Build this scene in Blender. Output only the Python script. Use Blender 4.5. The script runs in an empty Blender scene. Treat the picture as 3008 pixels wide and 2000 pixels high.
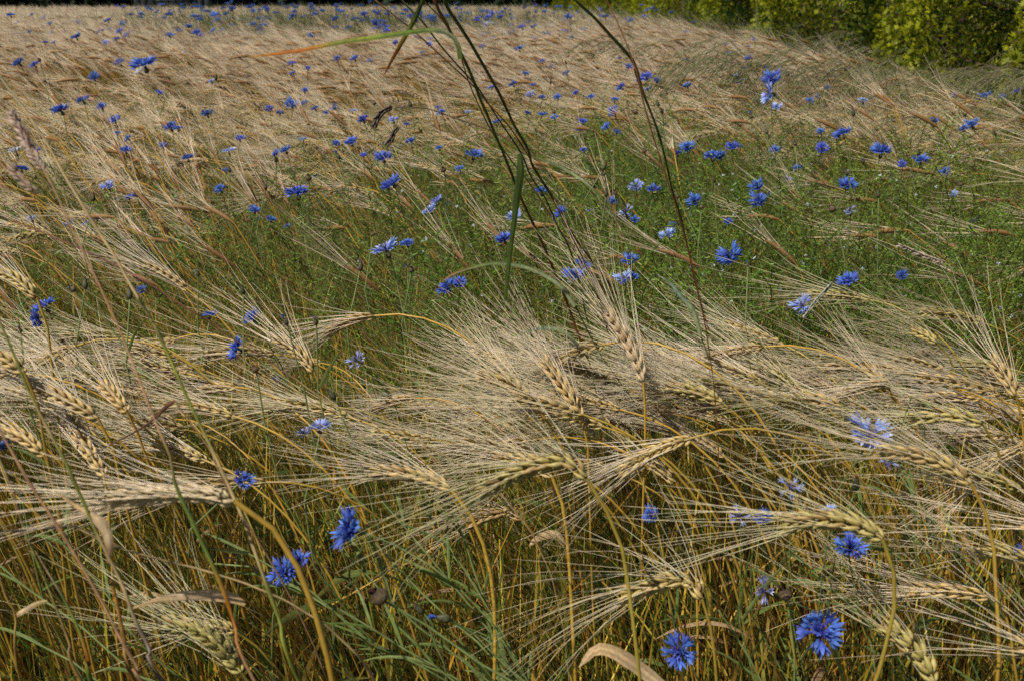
import bpy, math, random
import numpy as np
from mathutils import Vector, Matrix, Quaternion
random.seed(7)
rng = np.random.default_rng(11)
S = bpy.context.scene
COL = S.collection
R = math.radians

# ------------------------------------------------------------------ camera, sky, sun, exposure
FPX = 3008.0                      # focal length in photograph pixels (24 mm lens)
CAM_Z = 1.2
PITCH = R(18.6)
cam_d = bpy.data.cameras.new('camera')
cam_d.sensor_width = 24.0
cam_d.lens = 24.0
cam_d.clip_start = 0.02
cam_d.clip_end = 500
cam_d.dof.use_dof = True
cam_d.dof.focus_distance = 1.5
cam_d.dof.aperture_fstop = 7.5
cam = bpy.data.objects.new('camera', cam_d)
COL.objects.link(cam)
cam.location = (0, 0, CAM_Z)
cam.rotation_euler = (R(90) - PITCH, 0, 0)
S.camera = cam

SUN_EL, SUN_AZ = R(56), R(-128)    # azimuth measured from +Y (ahead), negative = left
w = bpy.data.worlds.new('World')
S.world = w
w.use_nodes = True
nt = w.node_tree
bg = nt.nodes['Background']
sky = nt.nodes.new('ShaderNodeTexSky')
sky.sky_type = 'NISHITA'
sky.sun_disc = False
sky.sun_elevation = SUN_EL
sky.sun_rotation = SUN_AZ
nt.links.new(sky.outputs[0], bg.inputs[0])
bg.inputs[1].default_value = 0.05
sl = bpy.data.lights.new('sun', 'SUN')
sl.energy = 5.0
sl.angle = R(0.55)
sl.color = (1.0, 0.97, 0.92)
sun = bpy.data.objects.new('sun', sl)
COL.objects.link(sun)
sd = Vector((math.sin(SUN_AZ) * math.cos(SUN_EL), math.cos(SUN_AZ) * math.cos(SUN_EL), math.sin(SUN_EL)))
sun.rotation_euler = sd.to_track_quat('Z', 'Y').to_euler()
S.view_settings.view_transform = 'Standard'
S.view_settings.look = 'None'
S.view_settings.exposure = 0.06
S.view_settings.gamma = 1.0
try:
    S.cycles.max_bounces = 6
    S.cycles.diffuse_bounces = 3
    S.cycles.glossy_bounces = 2
    S.cycles.transmission_bounces = 4
    S.cycles.use_denoising = False
except Exception:
    pass

# ------------------------------------------------------------------ camera maths (measuring places from the photograph)
cp, sp_ = math.cos(PITCH), math.sin(PITCH)
FWD = np.array([0, cp, -sp_]); UP = np.array([0, sp_, cp]); RT = np.array([1.0, 0, 0]); CAM = np.array([0, 0, CAM_Z])
def at(px, py, d):
    return CAM + d * (FWD + (px - 1504) / FPX * RT - (py - 1000) / FPX * UP)
def proj(P):
    Q = np.asarray(P) - CAM
    d = Q @ FWD
    return 1504 + FPX * (Q @ RT) / d, 1000 - FPX * (Q @ UP) / d, d
def rise(y):
    t = np.clip((np.asarray(y, float) - 0.9) / 4.2, 0, 1)
    q = np.clip((np.asarray(y, float) - 7) / 15, 0, 1)
    return 0.20 * t * t * (3 - 2 * t) - 0.12 * q * q * (3 - 2 * q)
def canopy(y):
    return 0.77 + rise(y)

# ------------------------------------------------------------------ materials
def mat(name, rough=0.6, spec=0.35, trans=0.0, vary=0.12, scale=60.0, bump=0.0, streak=1.0):
    m = bpy.data.materials.new(name)
    m.use_nodes = True
    t = m.node_tree
    N, L = t.nodes, t.links
    p = N['Principled BSDF']
    out = N['Material Output']
    a = N.new('ShaderNodeVertexColor'); a.layer_name = 'Col'
    tc = N.new('ShaderNodeTexCoord')
    mp = N.new('ShaderNodeMapping'); mp.inputs['Scale'].default_value = (streak, streak, 1)
    nz = N.new('ShaderNodeTexNoise'); nz.inputs['Scale'].default_value = scale; nz.inputs['Detail'].default_value = 4
    L.new(tc.outputs['Object'], mp.inputs[0]); L.new(mp.outputs[0], nz.inputs['Vector'])
    mr = N.new('ShaderNodeMapRange'); mr.inputs[1].default_value = 0.25; mr.inputs[2].default_value = 0.75
    mr.inputs[3].default_value = 1 - vary * 2; mr.inputs[4].default_value = 1 + vary * 1.6
    L.new(nz.outputs[0], mr.inputs[0])
    oi = N.new('ShaderNodeObjectInfo')
    mr2 = N.new('ShaderNodeMapRange'); mr2.inputs[3].default_value = 0.86; mr2.inputs[4].default_value = 1.14
    L.new(oi.outputs['Random'], mr2.inputs[0])
    mm = N.new('ShaderNodeMath'); mm.operation = 'MULTIPLY'
    L.new(mr.outputs[0], mm.inputs[0]); L.new(mr2.outputs[0], mm.inputs[1])
    hs = N.new('ShaderNodeHueSaturation')
    L.new(a.outputs['Color'], hs.inputs['Color']); L.new(mm.outputs[0], hs.inputs['Value'])
    L.new(hs.outputs[0], p.inputs['Base Color'])
    if 'petal' in name:
        mh = N.new('ShaderNodeMapRange'); mh.inputs[3].default_value = .488; mh.inputs[4].default_value = .514
        mf = N.new('ShaderNodeMath'); mf.operation = 'MULTIPLY'; mf.inputs[1].default_value = 7.31
        fr = N.new('ShaderNodeMath'); fr.operation = 'FRACT'
        L.new(oi.outputs['Random'], mf.inputs[0]); L.new(mf.outputs[0], fr.inputs[0]); L.new(fr.outputs[0], mh.inputs[0]); L.new(mh.outputs[0], hs.inputs['Hue'])
        mr2.inputs[3].default_value = .84; mr2.inputs[4].default_value = 1.25
    p.inputs['Roughness'].default_value = rough
    p.inputs['Specular IOR Level'].default_value = spec
    if bump > 0:
        b = N.new('ShaderNodeBump'); b.inputs['Strength'].default_value = bump; b.inputs['Distance'].default_value = 0.002
        L.new(nz.outputs[0], b.inputs['Height']); L.new(b.outputs[0], p.inputs['Normal'])
    if trans > 0:
        tr = N.new('ShaderNodeBsdfTranslucent'); L.new(hs.outputs[0], tr.inputs['Color'])
        mx = N.new('ShaderNodeMixShader'); mx.inputs[0].default_value = trans
        L.new(p.outputs[0], mx.inputs[1]); L.new(tr.outputs[0], mx.inputs[2]); L.new(mx.outputs[0], out.inputs['Surface'])
    return m
M = {
    'straw': mat('barley straw', 0.42, 0.5, 0.12, 0.10, 90),
    'kernel': mat('barley kernel', 0.5, 0.4, 0.08, 0.12, 160, 0.15),
    'awn': mat('barley awn', 0.30, 0.7, 0.18, 0.08, 40),
    'dryleaf': mat('dry leaf', 0.6, 0.3, 0.35, 0.14, 300, 0.25, 1.0),
    'green': mat('green stem', 0.5, 0.4, 0.18, 0.16, 60),
    'blade': mat('grass blade', 0.5, 0.22, 0.38, 0.18, 50, 0.1, 5.0),
    'petal': mat('cornflower petal', 0.6, 0.2, 0.35, 0.16, 220),
    'calyx': mat('cornflower calyx', 0.6, 0.3, 0.0, 0.25, 400, 0.4),
    'weed': mat('fine weed leaves', 0.5, 0.35, 0.4, 0.2, 20),
    'hedge': mat('conifer sprays', 0.55, 0.3, 0.35, 0.3, 7),
    'bark': mat('bark', 0.9, 0.1, 0.0, 0.35, 25, 0.6),
    'needles': mat('dark needles', 0.7, 0.15, 0.15, 0.3, 3),
    'panicle': mat('grass panicle', 0.5, 0.35, 0.3, 0.2, 120),
    'paint': mat('weathered boards', 0.7, 0.2, 0.0, 0.2, 4),
}

# ------------------------------------------------------------------ mesh helpers
class Geo:
    def __init__(s): s.V, s.F, s.C, s.n = [], [], [], 0
    def add(s, V, F, C):
        V = np.asarray(V, float)
        C = np.asarray(C, float)
        if C.ndim == 1: C = np.tile(C, (len(V), 1))
        s.V.append(V); s.F.append(np.asarray(F, int) + s.n); s.C.append(C); s.n += len(V)
        return s
    def arr(s):
        return np.concatenate(s.V), np.concatenate(s.F), np.concatenate(s.C)
    def merge(s, o):
        if o.n: s.add(*o.arr())
        return s
    def xf(s, Mx, off=(0, 0, 0)):
        V, F, C = s.arr(); g = Geo(); g.add(V @ np.asarray(Mx).T + np.asarray(off), F, C); return g
    def mesh(s, name, m, smooth=True):
        V, F, C = s.arr()
        me = bpy.data.meshes.new(name)
        me.vertices.add(len(V)); me.vertices.foreach_set('co', V.astype(np.float32).ravel())
        me.loops.add(F.size); me.loops.foreach_set('vertex_index', F.astype(np.int32).ravel())
        me.polygons.add(len(F))
        me.polygons.foreach_set('loop_start', np.arange(0, F.size, 4, dtype=np.int32))
        me.polygons.foreach_set('loop_total', np.full(len(F), 4, dtype=np.int32))
        if smooth: me.polygons.foreach_set('use_smooth', np.ones(len(F), dtype=bool))
        me.update(calc_edges=True)
        ca = me.color_attributes.new('Col', 'FLOAT_COLOR', 'POINT')
        c4 = np.ones((len(V), 4), np.float32); c4[:, :3] = np.clip(C, 0, 1)
        ca.data.foreach_set('color', c4.ravel())
        me.materials.append(m)
        return me
def unit(v):
    v = np.asarray(v, float); return v / (np.linalg.norm(v, axis=-1, keepdims=True) + 1e-12)
def tangents(P):
    return unit(np.gradient(P, axis=0))
REF = unit(np.array([0.31, 0.87, 0.38]))
def frame(T):
    ref = np.tile(REF, (len(T), 1))
    bad = np.abs((T * ref).sum(1)) > 0.97
    ref[bad] = (1, 0, 0)
    A = unit(np.cross(T, ref)); B = np.cross(T, A)
    return A, B
def tube(g, P, r, k, col, flat=1.0):
    P = np.asarray(P, float); n = len(P)
    r = np.broadcast_to(np.asarray(r, float), (n,))
    A, B = frame(tangents(P))
    an = np.arange(k) * 2 * math.pi / k
    V = P[:, None] + r[:, None, None] * (A[:, None] * np.cos(an)[None, :, None] + flat * B[:, None] * np.sin(an)[None, :, None])
    i = np.arange(n - 1)[:, None] * k; j = np.arange(k)[None]; j2 = (j + 1) % k
    F = np.stack([i + j, i + j2, i + k + j2, i + k + j], -1).reshape(-1, 4)
    col = np.asarray(col, float)
    C = np.repeat(col, k, 0) if col.ndim == 2 else col
    g.add(V.reshape(-1, 3), F, C)
def ribbon(g, P, wd, side, col, fold=0.0, normal=None):
    P = np.asarray(P, float); n = len(P)
    wd = np.broadcast_to(np.asarray(wd, float), (n,)) / 2
    T = tangents(P)
    side = np.asarray(side, float)
    if side.ndim == 1: side = np.tile(side, (n, 1))
    side = unit(side - (side * T).sum(1)[:, None] * T)
    col = np.asarray(col, float)
    if fold:
        Nn = np.cross(T, side)
        V = np.stack([P - side * wd[:, None] + Nn * (wd * fold)[:, None], P, P + side * wd[:, None] + Nn * (wd * fold)[:, None]], 1)
        m = 3
    else:
        V = np.stack([P - side * wd[:, None], P + side * wd[:, None]], 1); m = 2
    F = []
    for i in range(n - 1):
        for j in range(m - 1):
            a = i * m + j; F.append((a, a + 1, a + m + 1, a + m))
    C = np.repeat(col, m, 0) if col.ndim == 2 else col
    g.add(V.reshape(-1, 3), F, C)
def veined(g, P, wd, side, col, fold, rs, m=9, rag=.06):
    """a broad blade: lengthwise veins, slightly ragged edge, folded about its midrib"""
    P = np.asarray(P, float); n = len(P); T = tangents(P); side = np.asarray(side, float)
    side = unit(side - (side * T).sum(1)[:, None] * T); Nn = np.cross(T, side)
    u = np.linspace(-1, 1, m); vein = rs.uniform(.74, 1.18, m); vein[m // 2] = 1.3
    edge = 1 + rag * rs.normal(0, 1, (n, m)) * (np.abs(u) > .9)
    W = np.asarray(wd)[:, None] / 2 * u[None] * edge
    H = np.asarray(wd)[:, None] / 2 * (fold * np.abs(u)[None] + .05 * (vein[None] - 1))
    V = P[:, None] + side[:, None] * W[..., None] + Nn[:, None] * H[..., None]
    blot = 1 + .18 * np.interp(np.arange(n), np.arange(0, n + 3, 3), rs.normal(0, 1, len(np.arange(0, n + 3, 3))))
    C = np.asarray(col)[:, None] * vein[None, :, None] * blot[:, None, None]
    i = np.arange(n - 1)[:, None] * m; j = np.arange(m - 1)[None]
    F = np.stack([i + j, i + j + 1, i + m + j + 1, i + m + j], -1).reshape(-1, 4)
    g.add(V.reshape(-1, 3), F, C.reshape(-1, 3))
def curve(pts, n):
    """Catmull-Rom through pts, n samples spread by length"""
    P = np.asarray(pts, float)
    if len(P) == 2: 
        t = np.linspace(0, 1, n)[:, None]; return P[0] * (1 - t) + P[1] * t
    Q = np.vstack([2 * P[0] - P[1], P, 2 * P[-1] - P[-2]])
    out = []
    for i in range(1, len(Q) - 2):
        t = np.linspace(0, 1, 9)[:, None]
        if i < len(Q) - 3: t = t[:-1]
        a, b, c, d = Q[i - 1], Q[i], Q[i + 1], Q[i + 2]
        out.append(0.5 * ((2 * b) + (-a + c) * t + (2 * a - 5 * b + 4 * c - d) * t * t + (-a + 3 * b - 3 * c + d) * t ** 3))
    O = np.vstack(out)
    L = np.concatenate([[0], np.cumsum(np.linalg.norm(np.diff(O, axis=0), axis=1))])
    s = np.linspace(0, L[-1], n)
    return np.stack([np.interp(s, L, O[:, k]) for k in range(3)], 1)
def grad(c0, c1, n, p=1.0):
    t = (np.linspace(0, 1, n) ** p)[:, None]
    return np.asarray(c0) * (1 - t) + np.asarray(c1) * t
def lerp(a, b, t): return np.asarray(a) * (1 - t) + np.asarray(b) * t
def rot_to(z):
    """matrix (columns) turning +Z to z"""
    return np.array(Vector((0, 0, 1)).rotation_difference(Vector(z)).to_matrix())
def rotz(a):
    c, s = math.cos(a), math.sin(a); return np.array([[c, -s, 0], [s, c, 0], [0, 0, 1]])

# ------------------------------------------------------------------ object helpers
def obj(name, me, parent=None, loc=(0, 0, 0), rot=None):
    o = bpy.data.objects.new(name, me); COL.objects.link(o)
    o.parent = parent; o.location = [float(x) for x in loc]
    if rot is not None:
        o.rotation_mode = 'QUATERNION'; o.rotation_quaternion = Matrix(np.asarray(rot).tolist()).to_quaternion()
    return o
ALL = []
def tag(o, label, cat, group=None, kind=None):
    if label: o['label'] = label
    if cat: o['category'] = cat
    if group: o['group'] = group
    if kind: o['kind'] = kind
def thing(name, label, cat, loc=(0, 0, 0), group=None):
    o = bpy.data.objects.new(name, None); COL.objects.link(o)
    o.location = [float(x) for x in loc]; o.empty_display_size = 0.05
    tag(o, label, cat, group)
    return o
ORD = ['leftmost', 'second', 'third', 'fourth', 'fifth', 'sixth', 'seventh', 'eighth', 'ninth', 'tenth', 'eleventh', 'twelfth',
       'thirteenth', 'fourteenth', 'fifteenth', 'sixteenth', 'seventeenth', 'eighteenth', 'nineteenth']
for _t, _o in (('twenty', 'twentieth'), ('thirty', 'thirtieth'), ('forty', 'fortieth')):
    ORD += [_o] + [_t + '-' + _n for _n in ('first', 'second', 'third', 'fourth', 'fifth', 'sixth', 'seventh', 'eighth', 'ninth')]
def cell_labels(items, bands, sectors, fmt):
    """items: (object, px, py, adjective); names each by band, sector and its rank from the left"""
    cells = {}
    for it in items:
        b = next((t for lim, t in bands if it[2] < lim), bands[-1][1])
        s = next((t for lim, t in sectors if it[1] < lim), sectors[-1][1])
        cells.setdefault((b, s, it[3]), []).append(it)
    for (b, s, adj), L in cells.items():
        L.sort(key=lambda i: i[1])
        for k, it in enumerate(L):
            if len(L) == 1: o = ''
            elif k == 0: o = ', leftmost'
            elif k == len(L) - 1: o = ', rightmost'
            else: o = ', ' + (ORD[k] if k < len(ORD) else 'one further') + ' from left'
            it[0]['label'] = fmt % dict(adj=adj, band=b, sector=s) + o

# ------------------------------------------------------------------ barley
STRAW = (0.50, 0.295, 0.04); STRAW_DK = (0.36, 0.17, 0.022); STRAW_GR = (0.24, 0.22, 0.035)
KERN = (0.54, 0.37, 0.135); KERN_GR = (0.38, 0.33, 0.085); KERN_BR = (0.36, 0.20, 0.075)
AWN = (0.82, 0.675, 0.48); AWN_GD = (0.64, 0.44, 0.15); AWN_GR = (0.46, 0.44, 0.12)

def kernel(g, p, d, out, L, wd, col, k=6, rings=5):
    prof_t = [0, .15, .42, .72, 1.0] if rings == 5 else ([0, .35, 1.0] if rings == 3 else [0, .3, .7, 1])
    prof_r = [.25, .78, 1.0, .62, .12] if rings == 5 else ([.3, 1.0, .12] if rings == 3 else [.3, 1, .7, .12])
    P = np.array([p + d * L * t + out * (math.sin(t * 3.1) * wd * 0.25) for t in prof_t])
    c = np.array([lerp(col, np.array(col) * 0.80, t if t < .5 else 1 - t) for t in prof_t])
    c[0] = np.array(col) * 0.55
    tube(g, P, np.array(prof_r) * wd / 2, k, c, 0.8)

def ear(P, rs, hi=2, kc=KERN, ac=AWN, awn_len=0.13, n=None, spread=1.0, ksz=1.0, droop=0.0):
    """ear along the path P (base to tip); returns kernel Geo and awn Geo. hi 2 = close, 1 = middle"""
    K, A = Geo(), Geo()
    L = np.linalg.norm(np.diff(P, axis=0), axis=1).sum()
    n = n or max(8, int(L / 0.0056))
    Q = curve(P, n)
    T = tangents(Q)
    roll = rs.uniform(0, math.pi)
    ref = unit(np.cross(T[0], (0.2, 0.1, 1)))
    tube(K, Q, 0.0011, 4, np.array(kc) * 0.7)
    for i in range(n):
        t = T[i]
        a0 = unit(ref - (ref @ t) * t); b0 = np.cross(t, a0)
        s = 1 if i % 2 == 0 else -1
        sz = ksz * (0.72 + 0.34 * math.sin(min(1, (i + 1.5) / n * 1.25) * math.pi * 0.75)) * rs.uniform(.92, 1.08)
        for j in (-1, 0, 1):
            if hi < 2 and j == 0 and i % 2: continue
            an = roll + (0 if s > 0 else math.pi) + j * R(62)
            o = a0 * math.cos(an) + b0 * math.sin(an)
            dirv = unit(t + o * (0.36 if j == 0 else 0.42) * spread)
            p = Q[i] + o * 0.0017
            col = np.array(kc) * rs.uniform(0.84, 1.14)
            if rs.random() < .15: col = lerp(col, KERN_BR, .6)
            kl, kw = 0.0105 * sz, 0.0042 * sz
            if j: kl *= .93; kw *= .9
            kernel(K, p, dirv, o, kl, kw, col, 6 if hi == 2 else 4, 5 if hi == 2 else 3)
            if hi < 2 and rs.random() < 0.3: continue
            # awn
            al = awn_len * rs.uniform(.78, 1.12) * (rs.uniform(.2, .6) if rs.random() < .08 else 1)
            tip = p + dirv * kl
            ad = unit(t + o * (0.10 + 0.12 * rs.random()) * spread + rs.normal(0, .038, 3))
            m = 5 if hi == 2 else 4
            u = np.linspace(0, 1, m)[:, None]
            bend = rs.normal(0, .10, 3) + o * 0.03 + np.array([0, 0, -droop])
            W = tip + al * (ad * u + bend * u * u)
            c = lerp(ac, AWN, rs.random() * .6) * rs.uniform(.70, 1.22)
            tube(A, W, np.linspace(0.00043, 0.00014, m) * (1 if hi == 2 else 1.15), 3, c)
    return K, A

def stalk_path(rs, theta_end, L=0.80, lean=8, p=3.2):
    """stem bending towards -X; returns stem points and ear points, base at the origin"""
    n = 40
    s = np.linspace(0, 1, n)
    th = R(lean) + R(rs.uniform(4, 10)) * s + R(theta_end - lean - 6) * np.clip((s - .62) / .38, 0, 1) ** 1.7
    ds = L / (n - 1)
    x = -np.cumsum(np.sin(th)) * ds; z = np.cumsum(np.cos(th)) * ds
    y = np.cumsum(rs.normal(0, .04) * np.ones(n) * s) * ds
    P = np.stack([x, y, z], 1)
    P = np.vstack([[0, 0, 0], P])
    e = rs.uniform(.06, .088); m = 10; u = np.linspace(0, 1, m)
    te = th[-1] + R(rs.uniform(5, 28)) * u
    ex = P[-1, 0] - np.cumsum(np.sin(te)) * e / m; ez = P[-1, 2] + np.cumsum(np.cos(te)) * e / m
    E = np.stack([ex, np.full(m, P[-1, 1]), ez], 1)
    E = np.vstack([P[-1:], E])
    return P, E

def leaf(g, p0, d0, L, wd, c0, c1, rs, droop=1.0, twist=0.6, n=8, fold=0.25):
    u = np.linspace(0, 1, n)[:, None]
    P = p0 + L * (d0 * u + np.array([0, 0, -1.0]) * droop * u * u * 0.6 + rs.normal(0, .08, 3) * u * u)
    side = unit(np.cross(d0, (0, 0, 1)))
    S_ = np.array([lerp(side, np.array([0, 0, 1.0]), math.sin(twist * t[0] * 2)) for t in u])
    ww = wd * np.sin(np.clip(np.linspace(0.16, 1.0, n), 0, 1) * math.pi) ** 0.7 + 0.0003
    ribbon(g, P, ww, S_, grad(c0, c1, n), fold)

def make_template(seed, hi, theta, green=0.0, leaves=1):
    rs = np.random.default_rng(seed)
    P, E = stalk_path(rs, theta)
    h = 0.5 * (E[0, 2] + E[-1, 2])
    sc = (0.75 + rs.uniform(-.03, .03)) / h
    P *= sc; E *= sc
    E = E[0] + (E - E[0]) / sc
    kc = lerp(KERN, KERN_GR, green); ac = lerp(lerp(AWN, AWN_GD, rs.random() * .5), AWN_GR, green * .7)
    sc0 = lerp(STRAW, STRAW_GR, green)
    st = Geo()
    nn = 30 if hi == 2 else 16
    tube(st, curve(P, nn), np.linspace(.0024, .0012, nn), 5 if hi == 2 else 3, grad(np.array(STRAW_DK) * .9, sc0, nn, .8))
    K, A = ear(E, rs, hi, kc, ac, awn_len=rs.uniform(.115, .15), n=13 if hi == 2 else 11, ksz=rs.uniform(.95, 1.25))
    lf = []
    for q in range(leaves):
        g = Geo()
        k = rs.integers(12, 30)
        a = rs.uniform(0, 6.28)
        d = unit(np.array([math.cos(a), math.sin(a), rs.uniform(.3, 1.2)]))
        if rs.random() < .6: c0, c1 = (0.36, 0.22, .10), (.45, .30, .17)
        else: c0, c1 = (0.10, .16, .03), (.22, .20, .05)
        leaf(g, P[k], d, rs.uniform(.08, .16), rs.uniform(.005, .009), c0, c1, rs, rs.uniform(.5, 1.6), rs.uniform(0, 1.2))
        lf.append(g)
    return dict(stem=st, ear=K, awns=A, leaf=lf, ec=(E[0] + E[-1]) / 2)

TH = [62, 78, 90, 100, 70, 84, 52, 108, 95, 74, 66, 88, 80, 58, 98, 72]
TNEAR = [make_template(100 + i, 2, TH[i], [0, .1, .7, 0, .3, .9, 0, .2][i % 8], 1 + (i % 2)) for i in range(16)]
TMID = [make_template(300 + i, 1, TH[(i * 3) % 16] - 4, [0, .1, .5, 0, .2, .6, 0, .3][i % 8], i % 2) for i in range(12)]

# far level of detail: a few ribbons
def make_far(seed, theta, lod):
    rs = np.random.default_rng(seed)
    P, E = stalk_path(rs, theta)
    h = 0.5 * (E[0, 2] + E[-1, 2]); sc = (0.76 + rs.uniform(-.04, .04)) / h
    P *= sc; E = P[-1] + (E - E[0])
    g = Geo()
    kc = lerp((.36, .20, .07), (.26, .13, .04), rs.random())
    if lod == 2:
        tube(g, curve(P, 5), .0016, 3, grad(STRAW_DK, STRAW, 5))
        tube(g, curve(E, 5), [.002, .0052, .0055, .0045, .001], 4, kc)
        na, wd = 17, .0011
    else:
        tube(g, curve(P[-24:], 3), .0020, 3, grad(STRAW_DK, STRAW, 3))
        tube(g, curve(E, 3), [.003, .0075, .002], 3, kc)
        na, wd = 10, .0024
    T = unit(E[-1] - E[0])
    for i in range(na):
        a = rs.uniform(0, 6.28)
        o = unit(np.cross(T, (math.cos(a), math.sin(a), .3)))
        ad = unit(T + o * rs.uniform(.05, .32))
        p = lerp(E[0], E[-1], rs.uniform(.1, 1)) + o * .003
        u = np.linspace(0, 1, 3 if lod == 2 else 2)[:, None]
        W = p + rs.uniform(.10, .15) * (ad * u + rs.normal(0, .08, 3) * u * u)
        ribbon(g, W, np.linspace(wd, wd * .4, len(u)), np.cross(ad, rs.normal(0, 1, 3)), lerp(AWN, AWN_GD, rs.random() * .25) * rs.uniform(.76, 1.12))
    return g
TFAR2 = [make_far(500 + i, TH[i % 16] - 14, 2) for i in range(14)]
TFAR3 = [make_far(600 + i, TH[(i * 5) % 16] - 16, 3) for i in range(10)]

def batch(big, tmpl, pos, phi, scl, tint):
    """copies of one template into a big Geo"""
    if len(pos) == 0: return
    V, F, C = tmpl
    c, s = np.cos(phi), np.sin(phi)
    Rm = np.zeros((len(pos), 3, 3)); Rm[:, 0, 0] = c; Rm[:, 0, 1] = -s; Rm[:, 1, 0] = s; Rm[:, 1, 1] = c; Rm[:, 2, 2] = 1
    VV = np.einsum('nij,vj->nvi', Rm * scl[:, None, None], V) + pos[:, None, :]
    FF = F[None] + (np.arange(len(pos)) * len(V))[:, None, None]
    CC = C[None] * tint[:, None, :]
    big.add(VV.reshape(-1, 3), FF.reshape(-1, 4), CC.reshape(-1, 3))

# value noise for patchiness
_ng = rng.random((64, 64))
def vnoise(x, y, s):
    x = np.asarray(x) / s + 31.7; y = np.asarray(y) / s + 17.3
    xi = np.floor(x).astype(int); yi = np.floor(y).astype(int); fx = x - xi; fy = y - yi
    fx = fx * fx * (3 - 2 * fx); fy = fy * fy * (3 - 2 * fy)
    g = lambda a, b: _ng[a % 64, b % 64]
    return (g(xi, yi) * (1 - fx) + g(xi + 1, yi) * fx) * (1 - fy) + (g(xi, yi + 1) * (1 - fx) + g(xi + 1, yi + 1) * fx) * fy
def sstep(a, b, x):
    t = np.clip((np.asarray(x, float) - a) / (b - a), 0, 1); return t * t * (3 - 2 * t)
def field_edge(y):            # right-hand edge of the crop
    return np.interp(y, [0.5, 2.4, 3.0, 4.5, 9, 20, 36], [2.2, 1.85, 1.75, 1.66, 1.6, 1.35, 0.9])
def green_patch(x, y):        # the weedy opening right of the middle
    j = .5 * (vnoise(x, y, .22) - .5)
    a = sstep(-.45, .25, x + .18 * (y - 2) + j) * sstep(1.28, 1.62, y + .6 * j) * (1 - sstep(2.3, 3.5, y + .35 * np.abs(x - .6) + j))
    b = 0.5 * np.exp(-(((x + .35) / .35) ** 2 + ((y - 1.95) / .25) ** 2))
    return np.clip(a + b, 0, 1)
def green_band(x, y):         # the greener strip of cornflowers far off
    px = 1504 + 3008 * x / np.maximum(y, .1)
    return sstep(5.6, 6.6, y) * (1 - sstep(11, 15, y)) * sstep(150, 900, px) * (1 - .7 * sstep(1500, 1750, px))

# ================================================================== THE SETTING
# ground: one sheet with the gentle rise, out past the far trees
def make_ground():
    ys = np.concatenate([np.linspace(-60, 0, 13), np.linspace(.2, 8, 40), np.linspace(9, 60, 52), np.linspace(70, 400, 20)])
    xs = np.concatenate([np.linspace(-300, -30, 10), np.linspace(-28, 28, 113), np.linspace(30, 300, 10)])
    X, Y = np.meshgrid(xs, ys)
    Z = rise(Y) + (vnoise(X, Y, .6) - .5) * .03 - .01
    V = np.stack([X, Y, Z], -1).reshape(-1, 3)
    n, m = len(ys), len(xs)
    i = np.arange(n - 1)[:, None] * m; j = np.arange(m - 1)[None]
    F = np.stack([i + j, i + j + 1, i + m + j + 1, i + m + j], -1).reshape(-1, 4)
    g = Geo(); g.add(V, F, (0.1, 0.08, 0.04))
    mt = bpy.data.materials.new('field soil'); mt.use_nodes = True
    N, L = mt.node_tree.nodes, mt.node_tree.links
    p = N['Principled BSDF']; p.inputs['Roughness'].default_value = .95; p.inputs['Specular IOR Level'].default_value = .1
    tc = N.new('ShaderNodeTexCoord')
    n1 = N.new('ShaderNodeTexNoise'); n1.inputs['Scale'].default_value = 3; n1.inputs['Detail'].default_value = 8
    n2 = N.new('ShaderNodeTexNoise'); n2.inputs['Scale'].default_value = 60; n2.inputs['Detail'].default_value = 5
    cr = N.new('ShaderNodeValToRGB'); e = cr.color_ramp.elements
    e[0].position = .35; e[0].color = (.045, .034, .018, 1); e[1].position = .65; e[1].color = (.12, .09, .042, 1)
    x = e.new(.5); x.color = (.06, .065, .02, 1)
    mx = N.new('ShaderNodeMath'); mx.operation = 'ADD'; ml = N.new('ShaderNodeMath'); ml.operation = 'MULTIPLY'; ml.inputs[1].default_value = .5
    L.new(tc.outputs['Object'], n1.inputs[0]); L.new(tc.outputs['Object'], n2.inputs[0])
    L.new(n1.outputs[0], mx.inputs[0]); L.new(n2.outputs[0], mx.inputs[1]); L.new(mx.outputs[0], ml.inputs[0]); L.new(ml.outputs[0], cr.inputs[0])
    L.new(cr.outputs[0], p.inputs['Base Color'])
    b = N.new('ShaderNodeBump'); b.inputs['Distance'].default_value = .02; L.new(n2.outputs[0], b.inputs['Height']); L.new(b.outputs[0], p.inputs['Normal'])
    o = obj('ground', g.mesh('ground', mt)); tag(o, None, None, None, 'structure')
make_ground()

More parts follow.
